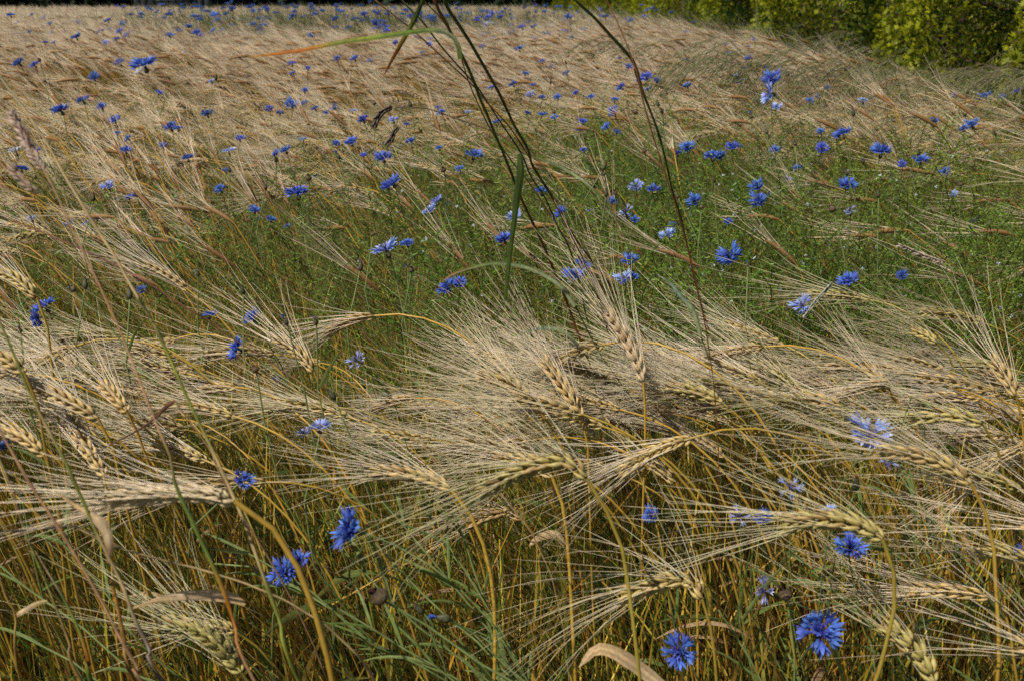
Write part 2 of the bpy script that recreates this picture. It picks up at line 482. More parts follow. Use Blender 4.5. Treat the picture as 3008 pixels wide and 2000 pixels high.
# ---- hedge of yellow-green conifers along the right-hand edge
def conifer(seed, h, wd, n, c0, c1, spray, needles=False):
    rs = np.random.default_rng(seed)
    g = Geo()
    V, F, C = [], [], []
    lumps = [(rs.uniform(0, 6.28), rs.uniform(.03, .95), rs.uniform(.10, .24)) for _ in range(48)]
    for i in range(n):
        t = rs.random() ** 1.25
        z = t * h
        rad = wd * (1 - t) ** .62 * (.95 if t > .06 else .8)
        a = rs.uniform(0, 6.28)
        bump = 0
        for la, lt, ls in lumps:
            da = abs((a - la + math.pi) % (2 * math.pi) - math.pi) * rad
            dd = (da ** 2 + ((t - lt) * h) ** 2) / ls ** 2
            if dd < 2: bump = max(bump, 1 - dd / 2)
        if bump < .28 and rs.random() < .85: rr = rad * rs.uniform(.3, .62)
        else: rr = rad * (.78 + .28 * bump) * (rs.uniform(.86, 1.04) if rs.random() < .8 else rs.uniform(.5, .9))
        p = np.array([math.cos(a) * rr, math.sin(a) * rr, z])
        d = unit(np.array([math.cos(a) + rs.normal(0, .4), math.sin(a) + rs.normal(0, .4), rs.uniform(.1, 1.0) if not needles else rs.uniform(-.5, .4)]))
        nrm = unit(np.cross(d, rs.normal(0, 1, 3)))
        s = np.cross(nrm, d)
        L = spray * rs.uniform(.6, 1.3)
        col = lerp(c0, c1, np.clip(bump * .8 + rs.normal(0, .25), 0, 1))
        # a fan of fingers
        for q in (-1.0, -.5, 0, .5, 1.0):
            dq = unit(d + s * q * .75 + nrm * rs.normal(0, .1))
            sq = np.cross(nrm, dq)
            b = p + d * L * (.1 + .12 * abs(q)); e = p + dq * L * (1 - .28 * abs(q)); mid = (b + e) / 2 + nrm * L * .05
            w0 = L * .10
            k = len(V)
            V += [b - sq * w0 * .5, b + sq * w0 * .5, mid - sq * w0, mid + sq * w0, e - sq * w0 * .25, e + sq * w0 * .25]
            F += [(k, k + 1, k + 3, k + 2), (k + 2, k + 3, k + 5, k + 4)]
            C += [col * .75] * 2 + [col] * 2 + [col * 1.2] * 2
    g.add(V, F, C)
    tr = Geo()
    tube(tr, [(0, 0, -.1), (.02, .01, h * .3), (0, .02, h * .65), (0, 0, h * .94)], [.055, .04, .025, .008], 8, (.09, .06, .04))
    for i in range(26):
        a = rs.uniform(0, 6.28); z = rs.uniform(.04, .8) * h; r_ = wd * (1 - z / h) ** .6 * .8
        tube(tr, [(0, 0, z), (math.cos(a) * r_ * .5, math.sin(a) * r_ * .5, z + .04), (math.cos(a) * r_, math.sin(a) * r_, z + r_ * .5)], [.012, .008, .003], 4, (.08, .055, .035))
    return g, tr
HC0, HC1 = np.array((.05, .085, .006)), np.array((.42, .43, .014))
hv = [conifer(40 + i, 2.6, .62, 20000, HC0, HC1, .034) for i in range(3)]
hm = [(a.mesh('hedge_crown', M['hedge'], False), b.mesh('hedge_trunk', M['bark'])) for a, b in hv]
ys = 2.9; k = 0
hedge_pos = []
while ys < 34:
    hedge_pos.append((np.interp(ys, [3.4, 5, 9, 20, 40], [2.42, 2.46, 2.35, 2.05, 1.45]) + random.uniform(-.12, .12), ys, random.uniform(.85, 1.12)))
    ys += (.86 if ys < 12 else 1.15) + random.uniform(-.08, .14) + (.30 if k in (1, 4) else 0); k += 1
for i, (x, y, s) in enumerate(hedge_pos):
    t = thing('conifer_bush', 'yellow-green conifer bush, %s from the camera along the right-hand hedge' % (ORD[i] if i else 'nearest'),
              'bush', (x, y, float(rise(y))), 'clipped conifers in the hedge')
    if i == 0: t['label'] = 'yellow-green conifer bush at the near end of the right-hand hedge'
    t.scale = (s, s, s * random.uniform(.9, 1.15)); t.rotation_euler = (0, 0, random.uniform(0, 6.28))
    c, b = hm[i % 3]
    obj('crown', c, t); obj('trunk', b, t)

# ---- dark spruces closing the far end of the field
sv = []
for i in range(2):
    a, b = conifer(60 + i, 7.5, 2.1, 4200, np.array((.012, .022, .010)), np.array((.022, .04, .014)), .34, True)
    sv.append((a.mesh('spruce_crown', M['needles'], False), b.mesh('spruce_trunk', M['bark'])))
k = 0
x = -24.0
spots = []
while x < 2.2:
    spots.append((x, 33.5 + random.uniform(-.3, .5))); x += 1.55
for i, (x, y) in enumerate(spots):
    t = thing('spruce_tree', '%s dark spruce from the left in the row beyond the field' % (ORD[i] if i else 'first'), 'tree', (x, y, .2), 'dark spruces beyond the field')
    t.rotation_euler = (0, 0, random.uniform(0, 6.28)); s = random.uniform(.85, 1.15); t.scale = (s, s, s)
    obj('crown', sv[i % 2][0], t); obj('trunk', sv[i % 2][1], t)
    k += 1
# grey shed with a lattice window among the far trees
def box(g, c, d, col):
    c = np.array(c); d = np.array(d) / 2
    V = [c + d * np.array(s) for s in ((-1, -1, -1), (1, -1, -1), (1, 1, -1), (-1, 1, -1), (-1, -1, 1), (1, -1, 1), (1, 1, 1), (-1, 1, 1))]
    g.add(V, [(0, 3, 2, 1), (4, 5, 6, 7), (0, 1, 5, 4), (1, 2, 6, 5), (2, 3, 7, 6), (3, 0, 4, 7)], col)
sx = (582 - 1504) / 3008 * 31.4
t = thing('garden_shed', 'small grey shed with a lattice window against the far dark spruces', 'shed', (sx, 30.6, .19))
g = Geo()
for i in range(11): box(g, (-1.0 + i * .2, 0, .95), (.19, .05, 1.9), (.035, .045, .045))
box(g, (0, .75, .95), (2.1, 1.4, 1.86), (.03, .035, .035)); obj('wall', g.mesh('shed_wall', M['paint'], False), t)
g = Geo()
for s in (-1, 1):
    V = [(-1.25, -.25 if s < 0 else 1.75, 1.86), (1.25, -.25 if s < 0 else 1.75, 1.86), (1.25, .75, 2.4), (-1.25, .75, 2.4)]
    V += [(a, b, c + .06) for a, b, c in V]
    g.add(V, [(0, 1, 2, 3), (4, 5, 6, 7), (0, 1, 5, 4), (2, 3, 7, 6), (0, 3, 7, 4), (1, 2, 6, 5)], (.03, .03, .03))
obj('roof', g.mesh('shed_roof', M['paint'], False), t)
g = Geo(); box(g, (0, -.05, 1.0), (1.0, .03, .75), (.16, .20, .21)); wn = obj('window', g.mesh('shed_window', M['paint'], False), t)
g = Geo()
for i in range(6): box(g, (-.5 + i * .2, -.08, 1.0), (.035, .03, .8), (.03, .035, .035))
for i in range(4): box(g, (0, -.0815, .63 + i * .25), (1.04, .026, .035), (.03, .035, .035))
obj('lattice', g.mesh('shed_lattice', M['paint'], False), wn)

# ================================================================== HAND-PLACED FLOWERS (photo x, y, size; state; facing)
# state: b blue, p pale, w wilted grey, k white
FL = """343 18 20;31 43 24;93 43 13;127 54 16;145 71 18;315 60 22;230 67 16;51 67 13;85 95 18;50 100 13;152 98 14;222 108 30;295 93 24;
325 85 14;350 92 26;372 103 26;340 117 24;310 125 22 p;132 125 18;158 125 14;500 103 26;525 90 22;575 95 26;588 105 20 p;560 78 16;625 68 14;
460 48 10;475 53 10;680 5 16;680 22 12;187 95 14;650 90 18;680 75 14;620 45 12;52 183 36;100 190 30;350 183 32;275 225 34;420 185 74;408 210 28 k;
620 238 20 p;857 186 26;905 200 16;860 215 18 p;990 172 22;540 155 12 p;177 320 50;242 293 38;298 313 32;335 350 36;468 272 24;608 333 36;500 372 42;
522 376 30 p;790 318 28;857 305 42;822 332 24;893 302 20;925 318 24;972 325 42;895 265 22;705 405 30 p;672 440 38 p;478 427 26;550 463 36;808 450 22;
837 440 36;890 408 24 p;370 440 34;345 390 20;375 407 24;65 495 38;45 443 40 k;107 443 24;988 420 26;315 543 44 p;262 522 20;395 572 28;377 578 24;
345 585 20 p;645 555 36;665 500 24;690 500 16;873 560 68;925 520 20;748 615 34;765 640 22;797 643 28;285 640 26;252 655 24;845 665 24;90 640 34 w;
200 655 36 w;1086 5 14;1130 65 16;1135 78 20;1135 90 24;1095 85 18;1020 48 12;1015 85 12;1085 58 14;1160 125 20;1262 115 20;1260 130 22;1250 55 16;
1315 45 16;1410 55 14;1435 50 22;1445 40 20;1420 68 16;1400 60 20;1437 68 22 k;1500 75 18;1615 73 16;1715 87 18;1678 110 16;1572 115 16;1633 20 9;1660 63 10;
1040 172 26;1088 178 20 p;1238 155 14;1415 137 22;1525 142 28;1592 180 20;1848 195 26;1820 170 14 p;1900 225 38;1880 235 26;1932 236 28;1823 255 30;
1903 262 24;1662 215 24;1617 197 14;1443 257 22;1505 247 26;1565 250 18;1557 277 28 p;1592 285 22;1637 285 24;1735 285 28;1690 272 20;1806 292 24;
1800 320 28;1802 333 30;1712 355 28;1700 378 26;1780 372 28;1812 388 24 p;1592 335 26;1550 332 22;1628 345 26 p;1545 217 22;1287 315 20;1295 330 28;
1155 350 30 p;1065 350 36;1035 325 24 p;1205 413 34;1195 365 20;1125 460 50;1393 452 52;1068 455 22;1030 415 40;1280 590 40 p;1260 615 44 p;1320 597 20;
1150 535 52;1135 545 40 p;1460 357 26;1375 328 20 p;1350 495 26;1290 435 24;1715 440 24;1868 545 48 p;1920 555 42;1590 560 42 p;1510 635 50 p;1645 623 40;
1835 620 60 w;1865 645 30;1800 590 32;1735 620 24;1975 660 24;1990 450 28;2039 65 14;2015 94 16;2132 131 12;2195 140 20;2213 116 14;2145 158 16;
2197 171 22;2188 201 18;2250 198 24;2016 177 18;2163 222 16 p;2174 240 22 p;2018 250 28;2266 228 58;2255 275 62 p;2280 312 34 p;2216 313 16;2380 296 26;
2403 283 16;2432 258 24;2535 295 30 p;2808 278 22;2895 280 32;2945 284 20;2985 268 24;2745 353 24;2852 365 44;2830 378 28;2410 385 24;2474 390 52;
2455 397 26;2415 435 42;2275 440 38;2018 430 46;2090 455 52;2150 430 42;2112 457 40;2176 430 20;2343 492 28;2588 440 62;2650 483 28;2623 490 18;
2705 468 46;2775 505 34;2745 420 14;2490 540 52;2315 525 22;2222 545 46;2225 587 52;2260 572 22;2205 562 20;2038 588 48;2495 615 48 w;2140 650 28 p;
2170 640 20;2800 570 26 p;2865 645 24;130 895 64;105 935 54;415 850 30;615 922 42;735 930 52;670 950 22;690 1022 72;860 990 24;835 1095 26;810 1115 28;
325 1085 20;940 1250 64 p;890 1268 40 p;12 1305 44;1130 725 86 p;1195 712 42;1040 1055 74 w;1480 698 52;1310 840 60;1350 828 42;1685 805 62;1712 775 50;
1830 815 52 p;1860 808 38;1850 760 50 p;1960 685 52 p;1213 822 24;1740 920 20;2140 750 72;2490 820 62;2650 808 36;2355 895 62 p;2560 1270 125 p;
2610 1365 64 w;715 1405 62;830 1680 84;878 1640 56;1020 1550 118;1335 1405 24;1910 1510 52;1995 1912 104;2410 1850 128;2500 1600 92;2170 1510 84 w;
2320 1425 92 w;2235 1735 96 w;3004 1620 50;2440 1500 60 p;2240 1515 50"""
def parse(s):
    out = []
    for e in s.replace('\n', '').split(';'):
        q = e.split()
        if len(q) > 3 and q[3] == 'p' and len(out) % 5 in (1, 3) and float(q[2]) < 56: q = q[:3]
        out.append((float(q[0]), float(q[1]), float(q[2]), q[3] if len(q) > 3 else 'b'))
    return out
FL = parse(FL)
BUDS = """113 173 12 s;635 220 14 b;560 330 9 b;128 235 10 s;808 462 20 t;780 545 24 r;905 515 20 s;990 452 20 t;672 490 14 b;275 570 18 b;1203 298 14 b;
1098 298 14 s;1230 378 12 b;1660 180 9 b;1618 235 10 b;1625 325 12 s;1860 327 16 s;1930 297 14 b;1942 320 14 b;1957 270 16 r;1890 438 16 s;1780 480 20 b;
1770 505 16 s;1747 527 14 b;1780 557 18 b;1805 560 16 s;2205 335 16 t;2250 382 22 r;2333 418 20 r;2505 320 18 b;2095 520 14 b;2533 468 24 r;2700 442 14 b;
2480 500 16 b;2577 560 18 b;2790 443 14 s;2820 535 16 s;2920 387 12 b;2060 602 14 s;2440 605 24 s;205 845 34 r;250 820 24 b;378 848 26 b;55 962 30 r;
580 798 26 r;710 840 20 b;835 935 24 t;925 935 34 r;965 1147 26 b;175 1188 30 t;745 1075 24 s;1060 770 22 b;1208 785 20 s;1095 682 14 s;58 1445 22 b;
1097 1735 60 s;1283 1812 46 t;1222 1775 30 b;2517 1403 34 b;2300 1728 44 s;1985 575 18 r;2195 772 14 t;1300 493 18 s"""
BUDS = parse(BUDS)
ALLHEADS = FL + BUDS
def head_depth(px, py, size, real=0.043):
    d = real * FPX / size
    for _ in range(60):
        P = at(px, py, d)
        C = float(canopy(P[1]))
        if P[2] < C + (.03 if py < 1000 else .0) and py < 1450 and d > 1.0: d *= .985
        elif P[2] > C + .15 and at(px, py, d * 1.03)[2] < P[2] - .001: d *= 1.03
        else: break
        if d > 26: d = 26; break
    if py > 1450: d = min(d, .97)
    return max(d, .8)
HEAD_D = [head_depth(a, b, s) for a, b, s, _ in FL]

# ================================================================== BARLEY FIELD
def clear_of_heads(px, py, d):
    """False where an ear would hang right in front of a flower the photo shows"""
    ok = np.ones(len(px), bool)
    for (fx, fy, fs, st), fd in zip(FL, HEAD_D):
        if fs < 12: continue
        rr = fs * .5 + 34 / np.maximum(d, .8)
        for ox, oy in ((0, 0), (90, 15), (170, 45), (270, 70), (370, 110)):      # the ear, then its awns sweeping up and left
            if ox > 200 and fs < 34: continue
            hit = ((px - ox / d - fx) ** 2 + (py - oy / d - fy) ** 2 < rr ** 2) & (d < fd + .02) & (d > .3)
            ok &= ~hit
    return ok
def scatter(y0, y1, dens, margin=.35):
    """jittered points inside the wedge the camera looks into"""
    n = int(dens * (y1 - y0) * (2 * (.56 * y1 + margin)))
    x = rng.uniform(-1, 1, n) * (.56 * y1 + margin); y = rng.uniform(y0, y1, n)
    k = (np.abs(x) < .56 * y + margin) & (x < field_edge(y))
    return x[k], y[k]
def plant_colors(x, y, n):
    v = .86 + .28 * vnoise(x, y, .5) + rng.normal(0, .07, n)
    w_ = vnoise(x + 9, y, 1.3)
    return np.stack([v * (1 + .03 * w_), v, v * (1 - .05 * w_)], 1)

near = []
x, y = scatter(.92, 1.75, 290)
phi = rng.normal(R(-22), R(17), len(x))
gp = green_patch(x, y)
keep = rng.random(len(x)) > gp * .93
thin = rng.random(len(x)) < .92 * sstep(1.20, 1.42, y + .25 * (vnoise(x, y, .2) - .5))
keep &= ~thin
x, y, phi = x[keep], y[keep], phi[keep]
tid = rng.integers(0, 16, len(x)); scl = rng.uniform(.90, 1.07, len(x))
# short-stalked ears in the very front hang low and leave the stems in view
pos = np.stack([x, y, rise(y)], 1)
ec = np.array([t['ec'] for t in TNEAR])[tid]
c, s = np.cos(phi), np.sin(phi)
E = pos + scl[:, None] * np.stack([c * ec[:, 0] - s * ec[:, 1], s * ec[:, 0] + c * ec[:, 1], ec[:, 2]], 1)
ex, ey, ed = proj(E)
keep = clear_of_heads(ex, ey, ed) & (ed > .80) & ~((ey > 1430) & (rng.random(len(x)) < .8)) & ~((ey < 1040 + 60 * (vnoise(ex / 300, 0 * ex, 1.0) - .5)) & (rng.random(len(x)) < .90))
x, y, phi, tid, scl, pos, E, ex, ey, ed = [a[keep] for a in (x, y, phi, tid, scl, pos, E, ex, ey, ed)]
inframe = (ex > -60) & (ex < 3070) & (ey < 2050)
order = np.argsort(np.where(inframe, ed, 99))
N_IND = 268
ind, rest = order[:N_IND], order[N_IND:]
BMESH = []
for i, t in enumerate(TNEAR):
    BMESH.append(dict(stem=t['stem'].mesh('barley_stem', M['straw']), ear=t['ear'].mesh('barley_ear', M['kernel']),
                      awns=t['awns'].mesh('barley_awns', M['awn']), leaf=[g.mesh('barley_leaf', M['dryleaf']) for g in t['leaf']]))
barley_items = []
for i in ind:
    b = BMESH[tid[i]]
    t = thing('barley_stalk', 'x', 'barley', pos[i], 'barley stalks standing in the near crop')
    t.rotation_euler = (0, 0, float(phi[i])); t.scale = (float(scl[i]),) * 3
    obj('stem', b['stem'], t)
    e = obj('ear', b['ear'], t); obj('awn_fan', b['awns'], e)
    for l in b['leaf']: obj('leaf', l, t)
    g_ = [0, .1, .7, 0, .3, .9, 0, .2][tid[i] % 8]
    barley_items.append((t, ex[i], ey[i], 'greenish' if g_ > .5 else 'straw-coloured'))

big = dict(stem=Geo(), ear=Geo(), awns=Geo(), leaf=Geo())
for k in range(16):
    m = rest[tid[rest] == k]
    tn = plant_colors(x[m], y[m], len(m))
    for part in ('stem', 'ear', 'awns'):
        batch(big[part], TNEAR[k][part].arr(), pos[m], phi[m], scl[m], tn)
    for l in TNEAR[k]['leaf']: batch(big['leaf'], l.arr(), pos[m], phi[m], scl[m], tn)
# middle distance
def field_zone(y0, y1, dens, tmpls, parts, phim=-16, gfac=1.0, ears=None, loose=False):
    x, y = scatter(y0, y1, dens)
    gp = np.clip(green_patch(x, y) * .58 + green_band(x, y) * .74, 0, 1)
    left_thin = .50 * (1 - sstep(2.2, 3.3, y)) * (.45 + .9 * vnoise(x, y, .3)) + .5 * (1 - sstep(3.2, 5.5, y)) * sstep(.45, .75, vnoise(x + 3, y, .5))
    k = rng.random(len(x)) > (gp * .9 if loose else gp + left_thin)
    x, y = x[k], y[k]
    phi = rng.normal(R(phim), R(16), len(x)) + R(26) * (vnoise(x, y, .8) - .5)
    tid = rng.integers(0, len(tmpls), len(x)); scl = rng.uniform(.90, 1.02, len(x)) * (1.06 if loose else 1)
    pos = np.stack([x, y, rise(y)], 1)
    E = pos + scl[:, None] * np.stack([-.24 * np.cos(phi), -.24 * np.sin(phi), .76 + 0 * x], 1)
    a, b, d = proj(E)
    k = clear_of_heads(a, b, d)
    x, y, phi, tid, scl, pos = [q[k] for q in (x, y, phi, tid, scl, pos)]
    if ears is not None:                      # the nearest of these are still single plants
        E = pos + scl[:, None] * np.stack([-.24 * np.cos(phi), -.24 * np.sin(phi), .76 + 0 * x], 1)
        a, b, d = proj(E)
        od = np.argsort(np.where((a > -20) & (a < 3030) & (b < 1990), d, 99))[:ears]
        for i in od:
            bm = MMESH[tid[i]]
            t = thing('barley_stalk', 'x', 'barley', pos[i], 'barley stalks standing in the near crop')
            t.rotation_euler = (0, 0, float(phi[i])); t.scale = (float(scl[i]),) * 3
            obj('stem', bm['stem'], t); e = obj('ear', bm['ear'], t); obj('awn_fan', bm['awns'], e)
            for l in bm['leaf']: obj('leaf', l, t)
            barley_items.append((t, a[i], b[i], 'greenish' if [0, .1, .5, 0, .2, .6, 0, .3][tid[i] % 8] > .4 else 'straw-coloured'))
        kk = np.ones(len(x), bool); kk[od] = False
        x, y, phi, tid, scl, pos = [q[kk] for q in (x, y, phi, tid, scl, pos)]
    for q in range(len(tmpls)):
        m = tid == q
        tn = plant_colors(x[m], y[m], m.sum())
        t = tmpls[q]
        if isinstance(t, Geo): batch(big[parts], t.arr(), pos[m], phi[m], scl[m], tn)
        else:
            for part in ('stem', 'ear', 'awns'): batch(big[part], t[part].arr(), pos[m], phi[m], scl[m], tn)
            for l in t['leaf']: batch(big['leaf'], l.arr(), pos[m], phi[m], scl[m], tn)
MMESH = [dict(stem=t['stem'].mesh('barley_stem', M['straw']), ear=t['ear'].mesh('barley_ear', M['kernel']),
              awns=t['awns'].mesh('barley_awns', M['awn']), leaf=[g.mesh('barley_leaf', M['dryleaf']) for g in t['leaf']]) for t in TMID]
field_zone(1.62, 3.4, 300, TMID, None, ears=max(0, N_IND - len(ind)))
field_zone(1.5, 3.0, 90, TFAR2, 'leaf', phim=-34, loose=True)     # loose pale ears threaded through the green
field_zone(3.4, 8.0, 230, TFAR2, 'leaf')
field_zone(8.0, 32.0, 62, TFAR3, 'leaf')
root = Geo()
# the rest of the crop is one object with four materials
def multi_mesh(name, parts):
    Vs, Fs, Cs, mi, n = [], [], [], [], 0
    for k, (g, m) in enumerate(parts):
        V, F, C = g.arr(); Vs.append(V); Fs.append(F + n); Cs.append(C); mi.append(np.full(len(F), k, np.int32)); n += len(V)
    G = Geo(); G.V, G.F, G.C, G.n = Vs, Fs, Cs, n
    me = G.mesh(name, parts[0][1])
    for g, m in parts[1:]: me.materials.append(m)
    me.polygons.foreach_set('material_index', np.concatenate(mi))
    return me
o = obj('barley_crop', multi_mesh('barley_crop', [(big['stem'], M['straw']), (big['ear'], M['kernel']), (big['awns'], M['awn']), (big['leaf'], M['dryleaf'])]))
tag(o, None, None, None, 'stuff')
del big

# ---- hand-shaped barley in the foreground, measured from the photograph
def path3(px, d, dd=0.0):
    n = len(px); return np.array([at(p[0], p[1], d + dd * i / max(1, n - 1)) for i, p in enumerate(px)])
def to_ground(P, lean=0.04):
    """continues a stem from its last point down to the soil"""
    e = P[-1]; gz = float(rise(e[1])); dz = e[2] - gz
    if dz < .02: return P
    t = unit(P[-1] - P[-2])
    q1 = e + t * dz * .35; q1[1] = e[1] + .01
    if q1[2] < gz + .05: q1[2] = gz + dz * .5
    q2 = np.array([q1[0] + lean, e[1] + .02, gz - .01])
    return np.vstack([P, q1, q2])
hand_seed = [9000]
def hand_barley(label, earpx, stempx, d, green=0.0, sw=.0030, awn=.135, dd_ear=.03, ksz=1.0, spread=1.0, leafs=(), droop=0.0, kc=None, dstem=0.02):
    hand_seed[0] += 1
    rs = np.random.default_rng(hand_seed[0])
    E = path3(earpx, d, dd_ear)
    Pst = path3([earpx[0]] + stempx, d, dstem)
    Pst = to_ground(Pst)
    base = Pst[-1].copy()
    t = thing('barley_stalk', label, 'barley', base, 'barley ears hanging over the front edge')
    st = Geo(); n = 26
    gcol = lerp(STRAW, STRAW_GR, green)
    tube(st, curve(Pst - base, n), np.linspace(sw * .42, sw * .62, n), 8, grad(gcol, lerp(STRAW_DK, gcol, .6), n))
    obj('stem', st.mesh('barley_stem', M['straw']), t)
    K, A = ear(curve(E - base, 12), rs, 2, kc or lerp(KERN, KERN_GR, green), lerp(lerp(AWN, AWN_GD, .3), AWN_GR, green), awn, None, spread, ksz * 1.38, droop)
    e = obj('ear', K.mesh('barley_ear', M['kernel']), t)
    obj('awn_fan', A.mesh('barley_awns', M['awn']), e)
    for (lp, wd, c0, c1) in leafs:
        g = Geo(); Q = curve(path3(lp, d, -.01) - base, 14)
        ww = wd * np.sin(np.linspace(.12, 1, 14) * math.pi) ** .6 + .0004
        nrm = np.tile(unit(np.array([.1, -.55, .83])), (14, 1))
        side = np.cross(tangents(Q), nrm)
        veined(g, Q, ww, side, grad(c0, c1, 14), .3, rs)
        obj('leaf', g.mesh('barley_leaf', M['dryleaf']), t)
TAN = (.50, .33, .15); TAN2 = (.64, .46, .26)
H = hand_barley
H('pale gold barley ear at lower left on a thick arching golden stem', [(688, 1471), (600, 1452), (470, 1452), (345, 1462)],
  [(740, 1490), (800, 1550), (855, 1630), (900, 1720), (935, 1830), (960, 1920), (975, 2000)], .76, .05, .0050, .15, ksz=1.0, spread=.75, kc=(.52, .40, .21))
H('plump pale barley ear on the golden stem just right of the lower blue cornflower', [(1325, 1437), (1270, 1410), (1190, 1388), (1107, 1386)],
  [(1370, 1490), (1405, 1560), (1432, 1640), (1450, 1750), (1455, 1900), (1452, 2000)], .98, .12, .0042, ksz=1.12)
H('arched yellow-green barley ear at bottom centre, top of its stem green', [(1722, 1403), (1668, 1357), (1560, 1372), (1436, 1432)],
  [(1760, 1470), (1800, 1530), (1830, 1620), (1850, 1750), (1880, 2000)], .84, .65, .0036, .15)
H('small straw barley ear just right of the arched yellow-green one', [(1985, 1415), (1950, 1385), (1905, 1360), (1855, 1352)], [(2010, 1470), (2040, 1600), (2050, 2000)], 1.12, .1)
H('fat green-gold barley ear over the blue flowers at lower right', [(2592, 1580), (2530, 1545), (2430, 1525), (2325, 1535)],
  [(2620, 1650), (2630, 1740), (2620, 1830), (2590, 1930), (2572, 2000)], .86, .6, .0040, .15, ksz=1.15, spread=1.15)
H('long golden barley ear at right on a bowed green-gold stem', [(2852, 1418), (2790, 1370), (2700, 1338), (2600, 1325)],
  [(2890, 1490), (2918, 1600), (2926, 1750), (2930, 2000)], .88, .2, .0036, .15, spread=.9)
H('barley ear at the lower middle right with awns fanning down left', [(2062, 1757), (2035, 1715), (1960, 1708), (1850, 1742)],
  [(2085, 1830), (2100, 1930), (2105, 2000)], .92, .3, .0032, .16, spread=1.3, droop=.25,
  leafs=[([(2000, 2060), (1900, 1975), (1810, 1915), (1750, 1905), (1700, 1960)], .013, TAN2, TAN)])
H('pale green barley ear at bottom left with gaping kernels', [(708, 1972), (650, 1905), (590, 1860), (520, 1835)], [(745, 2020), (790, 2100)], .92, .8, .0030, .15, ksz=1.12, spread=1.3)
H('small pale barley ear on a curved green stem at bottom left', [(690, 1852), (655, 1842), (615, 1842), (575, 1850)], [(735, 1880), (800, 1945), (850, 2010)], .98, .5, .0026, .11)
H('open-kernelled pale barley ear near the bottom right corner', [(2745, 2000), (2715, 1945), (2670, 1890), (2620, 1850)], [(2760, 2060), (2770, 2150)], .90, .7, .0030, .17, ksz=1.2, spread=1.25)
H('barley ear below the reddish stems, on a thin curved golden stem', [(2120, 1180), (2075, 1160), (2035, 1148), (1985, 1142)], [(2180, 1230), (2215, 1290), (2240, 1330)], 1.12, .5, .0028, .15, ksz=1.15)
H('straw barley ear lying level right of the green-gold ear', [(2480, 1195), (2430, 1180), (2380, 1172), (2325, 1172)], [(2530, 1230), (2570, 1330)], 1.15, .1)
H('yellow-green barley ear by the right edge above the long golden ear', [(2885, 1243), (2830, 1225), (2770, 1220), (2700, 1228)], [(2920, 1290), (2950, 1400)], 1.0, .7)
H('brownish barley ear among awns right of the weedy green patch', [(2615, 1148), (2595, 1125), (2575, 1105), (2550, 1080)], [(2650, 1200), (2680, 1300)], 1.2, 0)
H('upright barley ear near the right edge with awns pointing up', [(2985, 1162), (2970, 1130), (2950, 1100), (2925, 1070)], [(3000, 1220), (3010, 1350)], 1.1, .1, spread=1.1)
H('golden barley ear at the right in front of the green weeds', [(2752, 1008), (2735, 995), (2715, 985), (2690, 975)], [(2790, 1050), (2820, 1150)], 1.35, .5)
H('thin green barley ear cut by the right edge below the middle', [(3040, 1655), (2990, 1635), (2940, 1622), (2885, 1624)], [(3070, 1700), (3080, 1900)], .95, .5)
H('dull straw barley ear low at the right edge', [(2905, 1752), (2850, 1742), (2780, 1735), (2700, 1728)], [(2950, 1790), (2980, 1950)], 1.0, 0)
H('barley ear outside the right corner whose pale awns sweep in', [(3180, 1990), (3130, 1940), (3070, 1915), (3010, 1900)], [(3220, 2050), (3240, 2150)], .84, .1, .003, .17, spread=1.4)
H('barley ear outside the right edge whose pale awns sweep level', [(3230, 1600), (3170, 1560), (3110, 1540), (3040, 1530)], [(3270, 1680), (3280, 1900)], .86, 0, .003, .17, spread=1.4)
H('slanting straw barley ear below the clump of tall stems', [(1712, 1240), (1690, 1190), (1650, 1130), (1605, 1070)], [(1725, 1290), (1730, 1400)], 1.12, 0, awn=.15)
H('straw barley ear with upright awns left of the slanting one', [(1560, 1180), (1520, 1140), (1475, 1115), (1425, 1105)], [(1610, 1240), (1660, 1330)], 1.12, .2, awn=.13, spread=1.5)
H('tall bright barley ear standing where the reddish stems end', [(1890, 1120), (1870, 1060), (1835, 995), (1795, 935)], [(1895, 1200), (1895, 1300)], 1.12, 0, awn=.15, kc=(.5, .36, .19))
H('golden barley ear above centre-left with awns over the blue flowers', [(922, 1090), (905, 1065), (875, 1035), (830, 1005)], [(945, 1140), (960, 1250)], 1.25, 0, awn=.15)
H('brown-gold barley ear at the left edge of the front band', [(286, 1226), (230, 1195), (170, 1165), (90, 1135)], [(315, 1260), (340, 1340), (355, 1420)], .95, .1, .003, .15)
H('blond barley ear with a pale sheath beside the brown-gold ear', [(372, 1205), (350, 1180), (330, 1155), (305, 1135)], [(400, 1260), (425, 1330)], 1.05, 0)
H('drooping brown barley ear at left below the front band', [(305, 1392), (275, 1345), (245, 1295), (215, 1240)], [(320, 1450), (325, 1600)], .98, 0)
H('slim barley ear hanging under the front band at bottom centre', [(1534, 1522), (1500, 1503), (1450, 1508), (1397, 1528)], [(1572, 1580), (1588, 1700), (1590, 1800)], 1.2, 0, .0022, .11,
  leafs=[([(1660, 1600), (1640, 1572), (1615, 1566), (1580, 1578), (1555, 1603)], .010, TAN2, TAN)])
H('golden barley ear at the far left edge above the blue cornflower pair', [(108, 872), (70, 835), (30, 812), (-20, 800)], [(140, 940), (150, 1050)], 1.1, .3)
H('pale barley ear leaving the left edge under the tall dry stem', [(70, 1090), (30, 1062), (-20, 1048), (-70, 1045)], [(110, 1160), (130, 1300)], .95, .1)
H('second barley ear at the left edge, lower and browner', [(130, 1335), (90, 1300), (40, 1275), (-20, 1262)], [(160, 1400), (170, 1500)], .98, 0)
